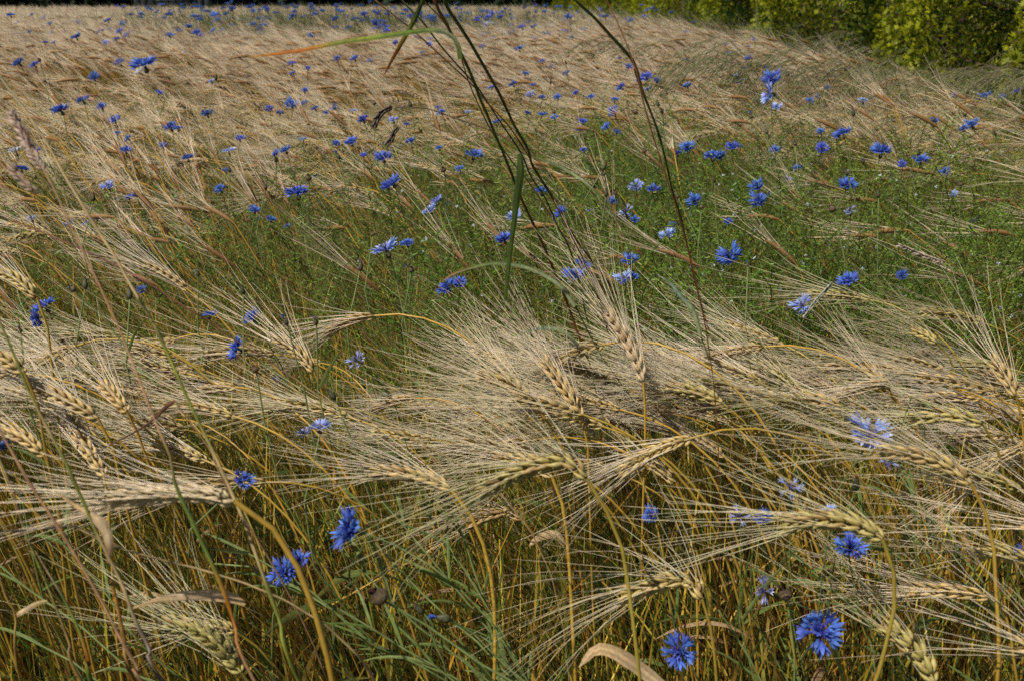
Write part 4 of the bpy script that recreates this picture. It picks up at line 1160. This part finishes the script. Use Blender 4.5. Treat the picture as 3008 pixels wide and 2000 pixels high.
# leafy green cornflower stalks without blooms, seen low in the foreground
LST = [([(1005, 1500), (1090, 1580), (1180, 1680), (1300, 1800), (1420, 1900), (1510, 2000)], 1.0, 'top left one'),
       ([(1120, 1470), (1200, 1560), (1290, 1670), (1390, 1790), (1470, 1900), (1530, 2000)], 1.02, 'second from the top'),
       ([(1210, 1440), (1270, 1530), (1350, 1650), (1430, 1780), (1500, 1900), (1545, 2000)], 1.05, 'between two golden stems'),
       ([(1000, 1610), (1080, 1690), (1170, 1790), (1280, 1880), (1390, 1960), (1440, 2010)], .98, 'below the blue flower'),
       ([(1000, 1790), (1070, 1830), (1160, 1890), (1270, 1950), (1340, 2010)], .95, 'lowest one'),
       ([(1330, 1500), (1370, 1600), (1400, 1700), (1450, 1820), (1520, 1960)], 1.06, 'rightmost one'),
       ([(640, 1580), (740, 1630), (840, 1690), (950, 1760), (1050, 1860)], 1.05, 'crossing behind the arching golden stem'),
       ([(630, 1655), (740, 1665), (860, 1720), (990, 1800), (1110, 1900)], 1.08, 'lower crossing one left of centre'),
       ([(120, 1520), (180, 1590), (260, 1680), (340, 1780), (420, 1900)], 1.0, 'far left low one'),
       ([(0, 1660), (70, 1720), (170, 1790), (290, 1880), (400, 1980)], 1.02, 'left edge low one'),
       ([(30, 1850), (110, 1890), (210, 1940), (300, 2010)], .98, 'bottom left corner one'),
       ([(2570, 1400), (2650, 1470), (2740, 1560), (2840, 1680), (2930, 1800)], 1.02, 'under the long golden ear'),
       ([(2640, 1390), (2700, 1480), (2780, 1580), (2880, 1700), (2960, 1840)], 1.05, 'beside the one under the long golden ear'),
       ([(2550, 1560), (2620, 1620), (2720, 1700), (2830, 1800), (2940, 1920)], 1.04, 'right of the fat green-gold ear'),
       ([(2320, 1620), (2400, 1690), (2500, 1780), (2600, 1880), (2680, 1990)], 1.08, 'below the fat green-gold ear'),
       ([(2110, 1790), (2150, 1850), (2200, 1930), (2235, 2000)], .98, 'between the two lowest blue cornflowers'),
       ([(2520, 1440), (2535, 1520), (2560, 1620), (2600, 1740)], 1.06, 'carrying a small side shoot at right')]
for i, (px, d, lb) in enumerate(LST):
    rs = np.random.default_rng(7000 + i)
    SPp = to_ground(np.array([at(a, b, d + .004 * k) for k, (a, b) in enumerate(px)]), .02); base = SPp[-1]; stem = curve(SPp - base, 24)
    t = thing('leafy_stalk', 'leafy grey-green flower stalk low in front, ' + lb, 'plant stalk', base, 'leafy flower stalks low in the foreground')
    g = Geo(); tube(g, stem, np.linspace(.0010, .0018, 24), 5, grad(GSTEM2, GSTEM, 24)); obj('stem', g.mesh('stalk_stem', M['green']), t)
    lin_leaves(stem, 11, rs, t, .02, .6, .9)

# ================================================================== TALL GRASSES (measured stems)
def tall_stem(name, label, px, d, w0, w1, cols, dd=0.0, cat='grass stem', group=None, ground=True, up=None, r_extra=None):
    P = path3(px, d, dd)
    seg = lambda A: np.linalg.norm(np.diff(A, axis=0), axis=1).sum()
    lv, lu = seg(P), 0.0
    if up is not None:
        P = np.vstack([up, P]); lu = seg(P[:len(up) + 1])
    if ground: P = to_ground(P, .03)
    base = P[-1].copy()
    t = thing(name, label, cat, base, group)
    n = 130; w0 *= .86; w1 *= .86
    Q = curve(P - base, n)
    f = np.clip((np.linspace(0, seg(Q), n) - lu) / lv, 0, 1)      # 0..1 along the measured part
    cc = np.array(cols); k = f * (len(cols) - 1); C = np.stack([np.interp(k, np.arange(len(cols)), cc[:, j]) for j in range(3)], 1)
    g = Geo(); rr = (w0 + (w1 - w0) * f) * d / FPX / 2
    if r_extra is not None: rr = rr * np.interp(f, *r_extra)
    rn = np.random.default_rng(int(abs(px[1][0]) * 3 + 17))
    for fn in (rn.uniform(.12, .3), rn.uniform(.45, .6), rn.uniform(.78, .95)):      # joints
        bmp = np.exp(-((f - fn) / .007) ** 2) * ((f > 0) & (f < 1)); rr = rr * (1 + .45 * bmp); C = C * (1 - .45 * bmp[:, None])
    C = C * (1 + .12 * rn.normal(0, 1, n))[:, None]
    tube(g, Q, rr, 7, C)
    obj('stem', g.mesh('grass_stem', M['green']), t)
    return t, base
def blade_part(t, base, px, d, wpx, cols, dd=0.0, nrm=(.1, -.6, .8), prof=None, name='leaf'):
    Q = curve(path3(px, d, dd) - base, 22)
    n = 22; cc = np.array(cols); k = np.linspace(0, len(cols) - 1, n); C = np.stack([np.interp(k, np.arange(len(cols)), cc[:, j]) for j in range(3)], 1)
    ww = wpx * d / FPX * (np.sin(np.linspace(.22, 1, n) * math.pi) ** .55 if prof is None else np.interp(np.linspace(0, 1, n), *prof)) + .0003
    side = np.cross(tangents(Q), np.tile(unit(nrm), (n, 1)))
    g = Geo(); veined(g, Q, ww, side, C, .28, np.random.default_rng(int(abs(px[0][0]) * 7 + abs(px[0][1]))), 7, .04)
    return obj(name, g.mesh('grass_leaf', M['blade']), t)
DG = (.06, .09, .014); MG = (.10, .14, .02); PG = (.26, .29, .14); RB = (.19, .06, .018); RB2 = (.26, .10, .035); OR = (.42, .13, .010); YG = (.20, .22, .03); PK = (.44, .25, .12); DRY = (.48, .34, .15)
GT = 'tall grass stems crossing the middle of the view'
def up_from(px, py, d, dx, dz):       # carries a stem on above the frame
    p = at(px, py, d); return np.array([[p[0] + dx, p[1] + .02, p[2] + dz], [p[0] + dx * .45, p[1] + .01, p[2] + dz * .5]])
t, b = tall_stem('grass_stem', 'rightmost of the two thick green stems slanting down from the top centre', [(1305, 0), (1340, 62), (1385, 132), (1432, 214), (1470, 282), (1512, 372), (1551, 440), (1565, 490), (1610, 560), (1683, 690), (1726, 750), (1782, 824), (1825, 884), (1902, 1003)],
                 .95, 13, 7, [DG, DG, DG, DG, DG, RB2, RB, RB, RB2], 0.42, group=GT, up=up_from(1305, 0, .95, -.05, .14))
t, b = tall_stem('grass_stem', 'dark stem turning red-brown left of the thick green one, top centre', [(1274, -5), (1308, 64), (1342, 132), (1385, 222), (1410, 290), (1436, 350), (1457, 402), (1483, 462), (1513, 538), (1538, 598), (1572, 670), (1598, 725), (1620, 777), (1641, 828), (1667, 892), (1690, 960)],
                 .97, 11, 12, [RB2, DG, DG, DG, DG, RB, RB, RB], 0.42, group=GT, up=up_from(1274, -5, .97, -.06, .16))
blade_part(t, b, [(1352, 175), (1345, 128), (1318, 98), (1270, 88), (1200, 95), (1100, 110), (1000, 124), (900, 145), (800, 160), (725, 168)], .96, 17, [MG, PG, MG, MG, YG, YG, OR, OR, (.3, .2, .03)], -.03, (.0, -.75, .65))
t, b = tall_stem('grass_stem', 'thin pinkish stem entering the top left of the central clump', [(1100, 0), (1192, 73), (1265, 137), (1325, 192), (1385, 248), (1436, 308), (1491, 367), (1538, 436), (1575, 500), (1630, 590), (1667, 670), (1718, 772), (1757, 871), (1775, 940)],
                 1.0, 5, 6, [PK, PK, RB2, RB2, RB, RB], 0.42, group=GT, up=up_from(1100, 0, 1.0, -.08, .07))
t, b = tall_stem('grass_stem', 'thin green stem second from the left at the top of the central clump', [(1180, 0), (1240, 64), (1299, 141), (1363, 214), (1402, 256), (1460, 345), (1530, 450), (1560, 520), (1600, 580), (1641, 670), (1671, 726), (1697, 811), (1715, 900)],
                 1.01, 6, 8, [PG, MG, DG, DG, MG, DG], 0.42, group=GT, up=up_from(1180, 0, 1.01, -.06, .08))
t, b = tall_stem('grass_stem', 'short crossing stem at the top centre with an orange-tipped blade', [(1250, -20), (1243, 0), (1300, 60), (1345, 140), (1380, 250), (1440, 380), (1500, 470), (1570, 560), (1680, 730), (1760, 830), (1830, 930), (1900, 1020)],
                 1.04, 5, 6, [RB2, RB2, YG, RB2, RB, RB2], 0.42, group=GT, up=up_from(1250, -20, 1.04, -.03, .09))
blade_part(t, b, [(1252, -40), (1243, 0), (1222, 51), (1192, 107), (1158, 167), (1128, 222)], 1.0, 14, [DG, DG, YG, OR, (.25, .12, .05)], 0, (.6, -.6, .3))
t, b = tall_stem('grass_stem', 'tall single stem right of centre, green sheath above and red-brown below', [(1684, -5), (1744, 51), (1795, 107), (1838, 154), (1863, 188), (1880, 248), (1906, 316), (1932, 385), (1953, 462), (1974, 556), (2000, 641), (2026, 755), (2047, 849), (2081, 965)],
                 .95, 12, 7, [DG, MG, MG, PG, DG, DG, (.07, .08, .03), RB, RB, RB2], 0.42, group=GT, up=up_from(1684, -5, .95, -.10, .09), r_extra=([0, .12, .3, .36, .45, 1], [.7, 1.05, 1.35, 1.15, .9, 1]))
t, b = tall_stem('grass_stem', 'thin dark red stem meeting the tall single stem at the top right of centre', [(1782, 0), (1803, 42), (1822, 85), (1850, 154), (1868, 215), (1890, 300)], .99, 5, 5, [RB, RB2, RB, RB], 0.0, group=GT, up=up_from(1782, 0, .99, -.06, .14))
t, b = tall_stem('grass_stem', 'short stem right of centre carrying an upright dark green blade', [(1526, 455), (1522, 600), (1500, 760), (1487, 880), (1500, 960)], 1.02, 3, 3, [MG, DG], 0.45, group=GT)
blade_part(t, b, [(1483, 885), (1497, 760), (1508, 670), (1521, 568), (1531, 500), (1526, 452)], 1.02, 23, [MG, DG, DG, DG, DG], 0, (.2, -1, .1), ([0, .15, .4, .8, .93, 1], [.3, .6, .55, 1, .95, .5]))
t, b = tall_stem('grass_stem', 'stem with a grey-green blade arching left, just above the front band', [(1645, 840), (1690, 900), (1740, 1000)], 1.15, 5, 5, [PG, MG], 0.03, group=GT)
blade_part(t, b, [(1690, 900), (1645, 838), (1573, 794), (1513, 777), (1449, 772), (1385, 785), (1325, 807), (1296, 830)], 1.15, 15, [PG, PG, (.16, .2, .09), MG, RB2], 0, (0, -.5, .9))
t, b = tall_stem('grass_stem', 'stem with a pale blade slanting down right behind the central clump', [(1778, 596), (1820, 660), (1850, 740)], 1.3, 4, 4, [PG, MG], 0.03, group=GT)
blade_part(t, b, [(1573, 461), (1641, 487), (1705, 525), (1745, 558), (1782, 600)], 1.3, 11, [MG, PG, PG, MG], 0, (0, -.5, .9))
t, b = tall_stem('grass_stem', 'stem with a broad grey-green blade curving down right of the clump', [(2055, 978), (2080, 1050), (2090, 1150)], 1.2, 5, 5, [PG, MG], 0.03, group=GT)
blade_part(t, b, [(2060, 990), (2038, 914), (2000, 868), (1966, 828), (1928, 806)], 1.2, 16, [PG, PG, (.22, .3, .22), PG], 0, (0, -.5, .9))
t, b = tall_stem('grass_stem', 'stem with an arched grey blade inside the front band below the clump', [(1690, 1010), (1730, 1060), (1750, 1150)], 1.2, 5, 5, [PG, MG], 0.03, group=GT)
blade_part(t, b, [(1700, 1015), (1660, 975), (1610, 962), (1560, 970), (1520, 990)], 1.2, 14, [PG, PG, (.14, .2, .12), MG], 0, (0, -.5, .9))
# left: dry stems
GL = 'dry grass stems at the left'
t, b = tall_stem('dry_stem', 'long dry straw-coloured stem slanting from the left edge to the bottom', [(-30, 180), (0, 226), (73, 325), (141, 427), (192, 521), (239, 598), (282, 670), (338, 755), (385, 841), (449, 948), (504, 1063), (543, 1153), (577, 1225), (628, 1330), (667, 1415), (718, 1535), (782, 1715), (825, 1834), (863, 1971)],
                 .80, 8, 13, [PG, DRY, DRY, DRY, DRY, YG, YG, DRY, DRY, YG, YG], 0.0, 'dry stem', GL)
t, b = tall_stem('dry_stem', 'pinkish grass stem with a feathery seed head near the left edge', [(42, 345), (80, 410), (124, 491), (167, 573), (209, 670), (244, 738), (299, 854), (355, 978), (397, 1085), (432, 1174), (466, 1260), (500, 1340), (513, 1415), (560, 1522), (620, 1650), (662, 1749), (692, 1843), (748, 2000)],
                 .72, 5, 11, [PK, PK, PK, PK, PK, PK, MG, MG, OR, PK], 0.0, 'dry stem', GL, r_extra=([0, .62, .66, .86, .88, 1], [1, 1, 1.5, 1.6, .9, .9]))
def panicle(t, b, px, d, n, L, w_, spread, cols, seed, name='seed_head', alt=True):
    rs = np.random.default_rng(seed); Q = curve(path3(px, d) - b, n); T = tangents(Q); g = Geo()
    for i in range(n):
        for s in (-1, 1):
            for q in range(2):
                o = unit(np.cross(T[i], (0, 1, .2))) * s + np.array([0, rs.normal(0, .6), 0]); dv = unit(-T[i] + o * spread * rs.uniform(.5, 1.2))
                p0 = Q[i] + o * .0006; l = L * rs.uniform(.7, 1.2) * (.6 + .4 * math.sin((i + 1) / n * 3)); c = lerp(cols[0], cols[1], rs.random())
                tube(g, [p0, p0 + dv * l * .45, p0 + dv * l], [.0004, w_, .0003], 4, [c * .7, c, c * 1.15], .6)
    return obj(name, g.mesh('grass_head', M['panicle']), t)
panicle(t, b, [(38, 342), (60, 385), (90, 440), (128, 500)], .72, 16, .0085, .0017, .55, ((.42, .27, .22), (.60, .45, .34)), 3)
panicle(t, b, [(48, 508), (65, 530), (88, 552), (112, 566)], .72, 7, .0085, .0015, .35, ((.34, .22, .16), (.50, .36, .26)), 4)
t, b = tall_stem('dry_stem', 'thin reddish stem running down right across the left half', [(-20, 628), (0, 637), (94, 670), (235, 730), (342, 781), (427, 828), (513, 884), (598, 935), (684, 995), (769, 1046), (855, 1106), (930, 1160)], .85, 4, 6, [RB2, (.30, .10, .08), (.34, .14, .12), (.22, .08, .04), (.2, .12, .05), DRY], .1, 'dry stem', GL)
t, b = tall_stem('dry_stem', 'orange-tan stem rising from the bottom to the left edge, lower left', [(-30, 1200), (0, 1264), (43, 1340), (85, 1415), (150, 1514), (205, 1603), (256, 1689), (308, 1783), (355, 1877), (410, 1971), (440, 2030)], .74, 9, 11, [PK, PK, (.36, .19, .08), (.36, .2, .09), PK, (.3, .16, .08)], 0, 'dry stem', GL)
t, b = tall_stem('dry_stem', 'grey-green stem at left with a swollen tan leaf sheath low down', [(-30, 870), (0, 948), (43, 1046), (85, 1149), (141, 1260), (184, 1340), (205, 1385), (248, 1480), (282, 1561), (325, 1646), (363, 1727), (397, 1821), (440, 1907), (474, 2000)], .76, 8, 13, [DRY, YG, YG, DRY, YG, YG, DRY, DRY, (.22, .16, .11), (.24, .17, .12)], 0, 'dry stem', GL)
blade_part(t, b, [(320, 1650), (322, 1600), (308, 1550), (280, 1520), (230, 1490), (165, 1445)], .76, 30, [(.36, .18, .06), TAN2, TAN2, TAN, DRY], 0, (.5, -.8, .3), ([0, .2, .45, .6, 1], [.4, .8, 1, .5, .1]), 'leaf_sheath')
t, b = tall_stem('dry_stem', 'brown twig-like stalk running level out of the left edge, lower left', [(-30, 1562), (0, 1560), (60, 1556), (120, 1552), (200, 1543), (240, 1556), (290, 1584)], .80, 6, 8, [(.08, .05, .04), (.10, .065, .05), (.2, .15, .12), DRY], .02, 'dry stem', GL)
t, b = tall_stem('dry_stem', 'leftmost thin brown stem dropping to the bottom edge', [(-10, 1310), (0, 1350), (43, 1458), (73, 1560), (128, 1693), (171, 1800), (205, 1894), (239, 2000)], .84, 7, 9, [DRY, (.22, .16, .08), YG, (.3, .2, .07), (.28, .17, .05)], 0, 'dry stem', GL)
t, b = tall_stem('dry_stem', 'green stem with a pinkish top and an orange foot at the lower left', [(103, 1616), (141, 1680), (192, 1766), (239, 1868), (262, 1950), (270, 2010)], .82, 4, 17, [PK, (.25, .2, .12), MG, YG, OR, MG], 0, 'dry stem', GL)
t, b = tall_stem('dry_stem', 'stem carrying a bent dark brown leaf left of centre', [(512, 1176), (540, 1215), (575, 1260), (628, 1340), (660, 1420)], .88, 4, 6, [DRY, PK, PK], .02, 'dry stem', GL)
blade_part(t, b, [(514, 1176), (492, 1190), (460, 1222), (406, 1262), (320, 1307), (256, 1342)], .88, 13, [(.14, .06, .03), (.12, .055, .025), (.10, .05, .02), (.12, .07, .03)], 0, (.3, -.8, .5), ([0, .08, .25, .5, 1], [.6, 1, .6, .35, .15]))
t, b = tall_stem('dry_stem', 'orange-green stem with a tan drooping leaf at the bottom left', [(325, 1700), (345, 1780), (365, 1880), (400, 2010)], .86, 12, 14, [(.36, .17, .03), (.34, .17, .03), (.3, .15, .03)], 0, 'dry stem', GL)
blade_part(t, b, [(720, 1775), (690, 1758), (645, 1750), (560, 1747), (470, 1760), (390, 1785)], .86, 32, [TAN, TAN2, TAN2, TAN2, TAN, DRY], 0, (0, -.85, .5), ([0, .12, .3, .6, 1], [.35, .9, 1, .75, .15]))
t, b = tall_stem('dry_stem', 'thin stem with a small pale torn leaf at the bottom left edge', [(0, 1700), (20, 1760), (45, 1810), (60, 2000)], .9, 7, 8, [(.34, .2, .04), (.28, .16, .03)], 0, 'dry stem', GL)
blade_part(t, b, [(45, 1808), (75, 1790), (105, 1773), (140, 1762)], .9, 15, [TAN, TAN2, DRY, DRY], 0, (0, -.85, .5))
# bent seed heads of cock's-foot grass left of the central clump
t, b = tall_stem('grass_stem', 'thin brown stem bowed left, carrying the dark drooping seed head left of the clump', [(1160, 316), (1200, 317), (1256, 320), (1342, 350), (1450, 388), (1504, 420), (1560, 455), (1620, 520), (1660, 620)], 1.25, 4, 4, [(.10, .07, .04), (.13, .08, .04), (.12, .07, .03), MG], 0, 'grass stem', GT)
panicle(t, b, [(1152, 316), (1130, 326), (1112, 345), (1102, 365)][::-1], 1.25, 12, .010, .0020, .3, ((.07, .05, .035), (.15, .10, .07)), 8)
panicle(t, b, [(1142, 418), (1152, 405), (1160, 388), (1170, 376)], 1.25, 7, .009, .0017, .3, ((.07, .05, .035), (.15, .10, .07)), 9)
# stiff wild ears among the crop
t, b = tall_stem('grass_stem', 'green stem with a twisted pale ear right of centre among the weeds', [(2435, 842), (2400, 885), (2365, 930), (2345, 980), (2330, 1050)], 1.35, 3, 4, [PG, MG, MG], 0, 'grass stem', 'wild grass ears in the weedy patch')
panicle(t, b, [(2360, 935), (2385, 900), (2410, 870), (2437, 840)][::-1], 1.35, 14, .009, .0015, .25, ((.30, .30, .20), (.45, .44, .34)), 10)
t, b = tall_stem('grass_stem', 'stalk with a pale feathery head lying right above the weeds', [(2650, 724), (2700, 745), (2780, 775), (2820, 830)], 1.6, 3, 3, [DRY, DRY, MG], 0, 'grass stem', 'wild grass ears in the weedy patch')
panicle(t, b, [(2648, 724), (2690, 742), (2735, 760), (2775, 772)], 1.6, 14, .012, .0022, .3, ((.42, .34, .24), (.55, .45, .34)), 11)

# ---- drooping brome along the verge
def brome(seed):
    rs = np.random.default_rng(seed)
    P = curve([(0, 0, 0), (-.02, 0, .35), (-.06, 0, .65), (-.14, 0, .84), (-.25, 0, .90), (-.36, 0, .86)], 20)
    st, hd = Geo(), Geo()
    tube(st, P, np.linspace(.0016, .0006, 20), 3, grad((.14, .17, .05), (.24, .18, .11), 20))
    T = tangents(P)
    for i in range(11, 20):
        for q in range(3):
            L = rs.uniform(.05, .11); s = rs.choice([-1, 1])
            d = unit(T[i] * 1.0 + np.array([rs.normal(-.1, .2), s * rs.uniform(.1, .5), rs.uniform(-.1, .5)]))
            u = np.linspace(0, 1, 4)[:, None]
            W = P[i] + L * (d * u + np.array([-.25, 0, -.75]) * u * u)
            c = lerp((.17, .21, .06), (.42, .34, .20), rs.random() ** 1.5)
            tube(hd, W, .0005, 3, c)
            for e in range(2 if rs.random() < .6 else 1):
                dv = unit(W[-1] - W[-2] + rs.normal(0, .01, 3)); l = rs.uniform(.014, .026)
                p0 = W[-1 - e]
                tube(hd, [p0, p0 + dv * l * .4, p0 + dv * l], [.0006, .0019, .0003], 4, c * rs.uniform(.8, 1.3), .5)
    return st, hd
BR = [brome(i) for i in range(6)]; BRM = [(a.mesh('brome_stem', M['green']), c.mesh('brome_head', M['panicle'])) for a, c in BR]
brome_items = []
rs = np.random.default_rng(5)
BP = [(2150, 150), (2200, 150), (2240, 140), (2290, 165), (2330, 150), (2370, 130), (2410, 110), (2300, 200), (2350, 250), (2400, 240), (2480, 160), (2520, 140), (2060, 95), (2120, 110), (1780, 110), (1750, 120), (1810, 130), (1850, 100), (1900, 130), (1960, 120)]
BP += [(rs.uniform(2050, 2980), 0) for _ in range(32)]
BP = [(a, (150 + (a - 2050) * .16 + rs.uniform(-45, 35)) if b == 0 else b) for a, b in BP]
BP += [(rs.uniform(2380, 3040), None) for _ in range(48)] + [(rs.uniform(2780, 3040), rs.uniform(380, 520)) for _ in range(9)]
for i, (px, py) in enumerate(BP):
    v = rs.integers(0, 6)
    if py is None:
        yv = rs.uniform(2.6, 5.5); xx = (px - 1504) / 3008 * yv
        if xx < 1.15 or xx > 2.6: 
            xx = rs.uniform(1.35, 2.25); yv = rs.uniform(2.9, 7.5)
        zt = float(rise(yv)) + rs.uniform(.62, .86)
        hp = np.array([xx, yv, zt])
    else:
        d = 3.2 if px > 1990 else 3.8; hp = at(px, py, d); hp[2] = min(max(hp[2], .98), 1.08)
    s = (hp[2] - float(rise(hp[1]))) / .90
    base = np.array([hp[0] + .25 * s, hp[1], float(rise(hp[1]))])
    t = thing('brome_grass', 'x', 'grass', base, 'drooping grasses along the verge'); t['kind'] = 'thing'; t.scale = (float(s),) * 3; t.rotation_euler = (0, 0, float(rs.normal(R(-5), R(22))))
    obj('stem', BRM[v][0], t); obj('seed_head', BRM[v][1], t)
    a, b_, _ = proj(hp); brome_items.append((t, float(a), float(b_), 'feathery'))
cell_labels(brome_items, [(130, 'against the hedge'), (180, 'below the hedge foot'), (240, 'on the upper verge'), (320, 'on the lower verge'), (9999, 'in front of the verge')],
            [(1990, 'beyond the tall single stem'), (2300, 'right of it'), (2550, 'midway along'), (2750, 'further right'), (2900, 'near the right edge'), (9999, 'at the right edge')],
            '%(adj)s drooping grass %(band)s, %(sector)s')
